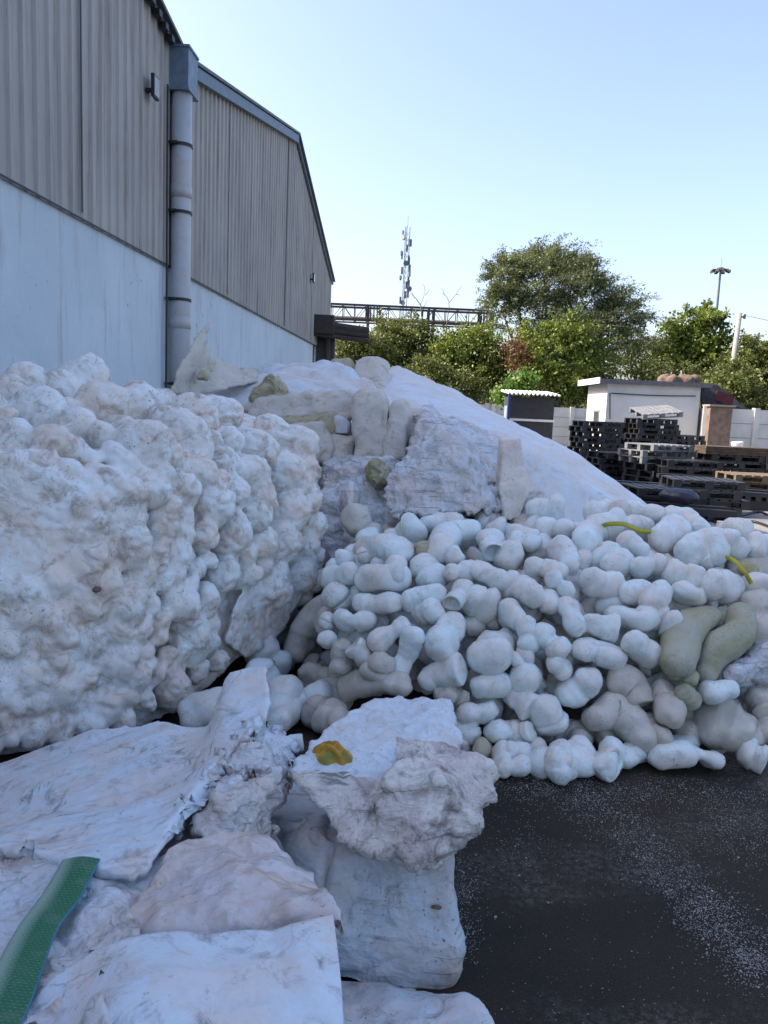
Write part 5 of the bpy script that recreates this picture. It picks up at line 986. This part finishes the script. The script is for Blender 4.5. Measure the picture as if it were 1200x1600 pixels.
    wv = m.add("ShaderNodeTexWave", wave_type='BANDS', bands_direction='DIAGONAL'); wv.inputs["Scale"].default_value = 9; wv.inputs["Distortion"].default_value = 2; m.link(mp.outputs[0], wv.inputs["Vector"])
    edge = m.ramp(at.outputs["Fac"], [(.15, .8), (.45, 0.0)]); pm = m.mix(1.0, edge, m.ramp(wv.outputs["Fac"], [(.45, 0.1), (.6, 1)]), 'MULTIPLY')
    c = m.mix(pm, ck.outputs["Color"], (0.55, 0.66, 0.60)); c = m.mix(m.ramp(at.outputs["Fac"], [(.965, 0), (.98, 1)]), c, (0.03, 0.16, 0.30))
    c = m.mix(m.ramp(m.noise(v, 25, 5, .7), [(.5, 0), (.75, .4)]), c, (.2, .24, .2))
    m.link(c, m.b.inputs["Base Color"]); m.b.inputs["Roughness"].default_value = .65; m.link(m.bump(ck.outputs["Fac"], .5, .002), m.b.inputs["Normal"])
    rows = [[(100, 1347, 1.60), (128, 1342, 1.59), (157, 1345, 1.585)], [(68, 1398, 1.47), (97, 1400, 1.46), (128, 1402, 1.455)], [(31, 1448, 1.35), (61, 1450, 1.34), (92, 1453, 1.335)],
            [(2, 1498, 1.25), (36, 1502, 1.24), (71, 1506, 1.235)], [(-28, 1558, 1.14), (10, 1562, 1.13), (50, 1566, 1.125)], [(-70, 1640, 1.02), (-28, 1645, 1.01), (14, 1650, 1.005)]]
    o = drape("webbing_strap", rows, .004, m.m, [lambda p, n: .004 * fbm(p, 6, 2) + .006], .006)
    R_ = [[P(*q) for q in r] for r in rows]; me = o.data; n = len(me.vertices) // 2
    wv_ = int(min(260, max(12, sum((R_[0][i + 1] - R_[0][i]).length + (R_[-1][i + 1] - R_[-1][i]).length for i in range(2)) / 2 / .006))); hu = n // wv_
    ac = np.tile(np.linspace(0, 1, wv_), hu); ag = np.repeat(np.linspace(0, 1, hu), wv_)
    for nm, arr in (("across", ac), ("along", ag)):
        a = me.attributes.new(nm, 'FLOAT', 'POINT'); a.data.foreach_set("value", np.concatenate([arr, arr]).astype(np.float32))
    tag(o, "wide green woven strap with a blue edge lying across the film", "strap")
    # torn chunk
    top = [(455, 1203, 2.16), (480, 1166, 2.3), (520, 1130, 2.47), (565, 1098, 2.62), (620, 1088, 2.68), (700, 1096, 2.64), (712, 1150, 2.42), (650, 1200, 2.2)]
    bot = [(462, 1220, 2.14), (500, 1262, 2.06), (532, 1300, 2.0), (548, 1326, 1.97), (600, 1332, 1.95), (650, 1330, 1.96), (690, 1300, 2.0)]
    v, f = hull([P(*q) for q in top + bot] + [P(x, y, Y) + Vector((0, .45, 0)) for x, y, Y in bot[3:6]] + [Vector(P(700, 1150, 2.5)) - UZ * .2]); b = MB(); b.add(v, f)
    v, f = hull([P(*q) for q in ((655, 1168, 2.36), (672, 1158, 2.38), (700, 1166, 2.36), (740, 1184, 2.28), (763, 1200, 2.22), (772, 1238, 2.14), (752, 1265, 2.07), (735, 1292, 2.02), (700, 1328, 1.98), (640, 1338, 1.95), (590, 1334, 1.96), (600, 1205, 2.08), (650, 1206, 2.12), (690, 1215, 2.09))] + [P(730, 1240, 2.4), P(690, 1320, 2.3)]); b.add(v, f)
    jg = facet(.05, 7, 3)
    rough = lambda p, n: jg(p, n) * np.clip(1 - n[:, 2] * .75, .2, 1) + 1.1 * (.035 * fbm(p, 7, 4, 3) - .035 * (ridge(p * np.array([.6, 1, 1.3]), 13, 3, 5) - .4)) * np.clip(.35 - n[:, 2] * .5 + (p[:, 0] > .1) * .35, .05, 1) + .012 * fbm(p, 3, 3, 8)
    ledge = lambda p, n: .009 * np.sin(p[:, 2] * 95 + 5 * pn(p, 6, 2)) * np.clip(-n[:, 1] - .2, 0, 1)
    # wedge-cut hollow where the right part has torn away
    gap = lambda p, n: -.05 * np.exp(-(((p[:, 0] - .085) / .03) ** 2 + ((p[:, 1] - 2.27) / .05) ** 2)) * (n[:, 2] > .3)
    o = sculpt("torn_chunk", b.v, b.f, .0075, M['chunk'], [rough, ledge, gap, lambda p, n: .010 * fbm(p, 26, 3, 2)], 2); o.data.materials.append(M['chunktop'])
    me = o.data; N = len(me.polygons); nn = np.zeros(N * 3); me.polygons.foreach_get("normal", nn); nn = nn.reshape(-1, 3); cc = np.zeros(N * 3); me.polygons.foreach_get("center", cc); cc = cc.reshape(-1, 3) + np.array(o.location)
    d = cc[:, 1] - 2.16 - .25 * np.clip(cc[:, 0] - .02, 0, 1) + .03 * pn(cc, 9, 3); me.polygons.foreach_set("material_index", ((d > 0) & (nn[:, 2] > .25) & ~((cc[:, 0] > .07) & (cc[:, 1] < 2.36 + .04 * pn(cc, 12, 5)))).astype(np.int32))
    tag(o, "rough torn chunk of layered white plastic with a flat bluish top", "plastic chunk")
    c = P(519, 1184, 2.24); ax = Matrix.Rotation(R(-24), 3, 'Z') @ Matrix.Diagonal((.066, .036, .044)); v, f = ico(c, 1, 4, ax)
    q0 = np.array(c)
    def husk(p, n):
        a = p - q0; u_ = a @ np.array([math.cos(R(-24)), math.sin(R(-24)), 0]); w_ = a @ np.array([-math.sin(R(-24)), math.cos(R(-24)), 0]); return .008 * np.sin(w_ * 300 + u_ * 50) * np.clip(1 - (u_ / .07) ** 2, 0, 1) + .018 * fbm(p, 16, 3)
    hm = NT("orange_husk"); vv = hm.coords(False); c_ = hm.ramp(hm.noise(vv, 18, 4), [(.35, (.16, .20, .03)), (.48, (.45, .22, .02)), (.65, (.60, .42, .04))]); hm.link(c_, hm.b.inputs["Base Color"]); hm.b.inputs["Roughness"].default_value = .5
    tag(sculpt("ribbed_husk", v, f, .0035, hm.m, [husk], 1), "ribbed orange-yellow husk lying on top of the torn chunk", "husk")
    c = P(682, 1418, 2.0); v, f = ico(c, 1, 2, Matrix.Diagonal((.018, .008, .006))); tag(sculpt("leaf_scrap", v, f, .003, M['wood'], [lambda p, n: .003 * fbm(p, 60, 2)], 1, zmin=None), "tiny dry leaf stuck on the film-wrapped bale's face", "leaf")
    # torn threads hanging at the fold
    e = None; b = MB(); rr = random.Random(8)
    for i in range(26):
        a = P(rr.uniform(400, 440), rr.uniform(1150, 1200), 2.2 + rr.uniform(-.05, .12)); pts_ = [a]
        dr = Vector((rr.uniform(.2, 1), rr.uniform(-.5, .2), rr.uniform(-1.2, -.1))).normalized()
        for k in range(5): dr = (dr + Vector((rr.uniform(-.4, .4), rr.uniform(-.3, .3), -.25))).normalized(); pts_.append(pts_[-1] + dr * rr.uniform(.012, .03))
        b.tube(pts_, .0014, 3)
    tag(b.build("frayed_threads", M['lump'], None, True, 'base'), "frayed white threads hanging off the torn film fold", "threads", kind="stuff")
near()
# ------------------------------------------------------------------ spilled pellets on the asphalt
def pellets():
    rs = np.random.RandomState(4); C = []
    arc = [(800, 1212), (900, 1240), (985, 1290), (1050, 1370), (1110, 1420), (1160, 1480), (1200, 1530)]
    def along(path, n, spread):
        g = np.array(path, float); t = rs.uniform(0, len(g) - 1, n); i = t.astype(int); i = np.minimum(i, len(g) - 2); f = (t - i)[:, None]; p = g[i] * (1 - f) + g[i + 1] * f
        return p + rs.normal(size=(n, 2)) * np.array(spread)
    C.append(along(arc, 9000, (32, 15))); C.append(along([(960, 1290), (1100, 1450), (1200, 1530)], 1300, (18, 12)))
    C.append(along([(850, 1222), (1020, 1235), (1200, 1245)], 4200, (50, 14))); C.append(along([(1110, 1300), (1160, 1290), (1210, 1330)], 1600, (30, 22)))
    C.append(along([(715, 1345), (725, 1400), (728, 1480)], 1300, (15, 30))); C.append(along([(780, 1230), (800, 1300), (840, 1350)], 700, (50, 30)))
    C.append(np.stack([rs.uniform(700, 1240, 1600), rs.uniform(1215, 1620, 1600)], 1)[:700])
    C = np.concatenate(C); base = []
    for x, y in C:
        if y > 1195: p = PZ(x, y, .003); base.append((p.x, p.y))
    base = np.array(base); x = rs.uniform(1.2, 4.5, 2500); y = rs.uniform(2.2, 6, 2500); base = np.concatenate([base, np.stack([x, y], 1)])
    n = len(base); keep = pn(np.stack([base[:, 0], base[:, 1], base[:, 0] * 0], 1), 9, 3) + rs.uniform(-.35, .5, n) > 0; base = base[keep]; n = len(base)
    s = rs.uniform(.0010, .0024, n) * (1 + (rs.uniform(size=n) > .985) * 1.2); O = np.array([(1, 0, 0), (-1, 0, 0), (0, 1, 0), (0, -1, 0), (0, 0, .7), (0, 0, -.7)], float)
    an = rs.uniform(0, 6.28, n); ca, sa = np.cos(an), np.sin(an); st = rs.uniform(.6, 1.5, n)
    V = np.repeat(O[None], n, 0) * s[:, None, None]; V[:, :, 0] *= st[:, None]
    X = V[:, :, 0] * ca[:, None] - V[:, :, 1] * sa[:, None]; Y = V[:, :, 0] * sa[:, None] + V[:, :, 1] * ca[:, None]
    V = np.stack([X + base[:, 0:1], Y + base[:, 1:2], V[:, :, 2] + s[:, None] * .7 + .0005], -1).reshape(-1, 3)
    T = np.array([(0, 2, 4), (2, 1, 4), (1, 3, 4), (3, 0, 4), (2, 0, 5), (1, 2, 5), (3, 1, 5), (0, 3, 5)]); F = (T[None] + (np.arange(n) * 6)[:, None, None]).reshape(-1, 3).tolist()
    tag(mk("plastic_pellets", V, F, simple("pellet_white", (.42, .42, .42), .6, 0, .5, 40), None, False), "tiny white plastic pellets and flakes scattered over the dark asphalt", "pellets", kind="stuff")
pellets()
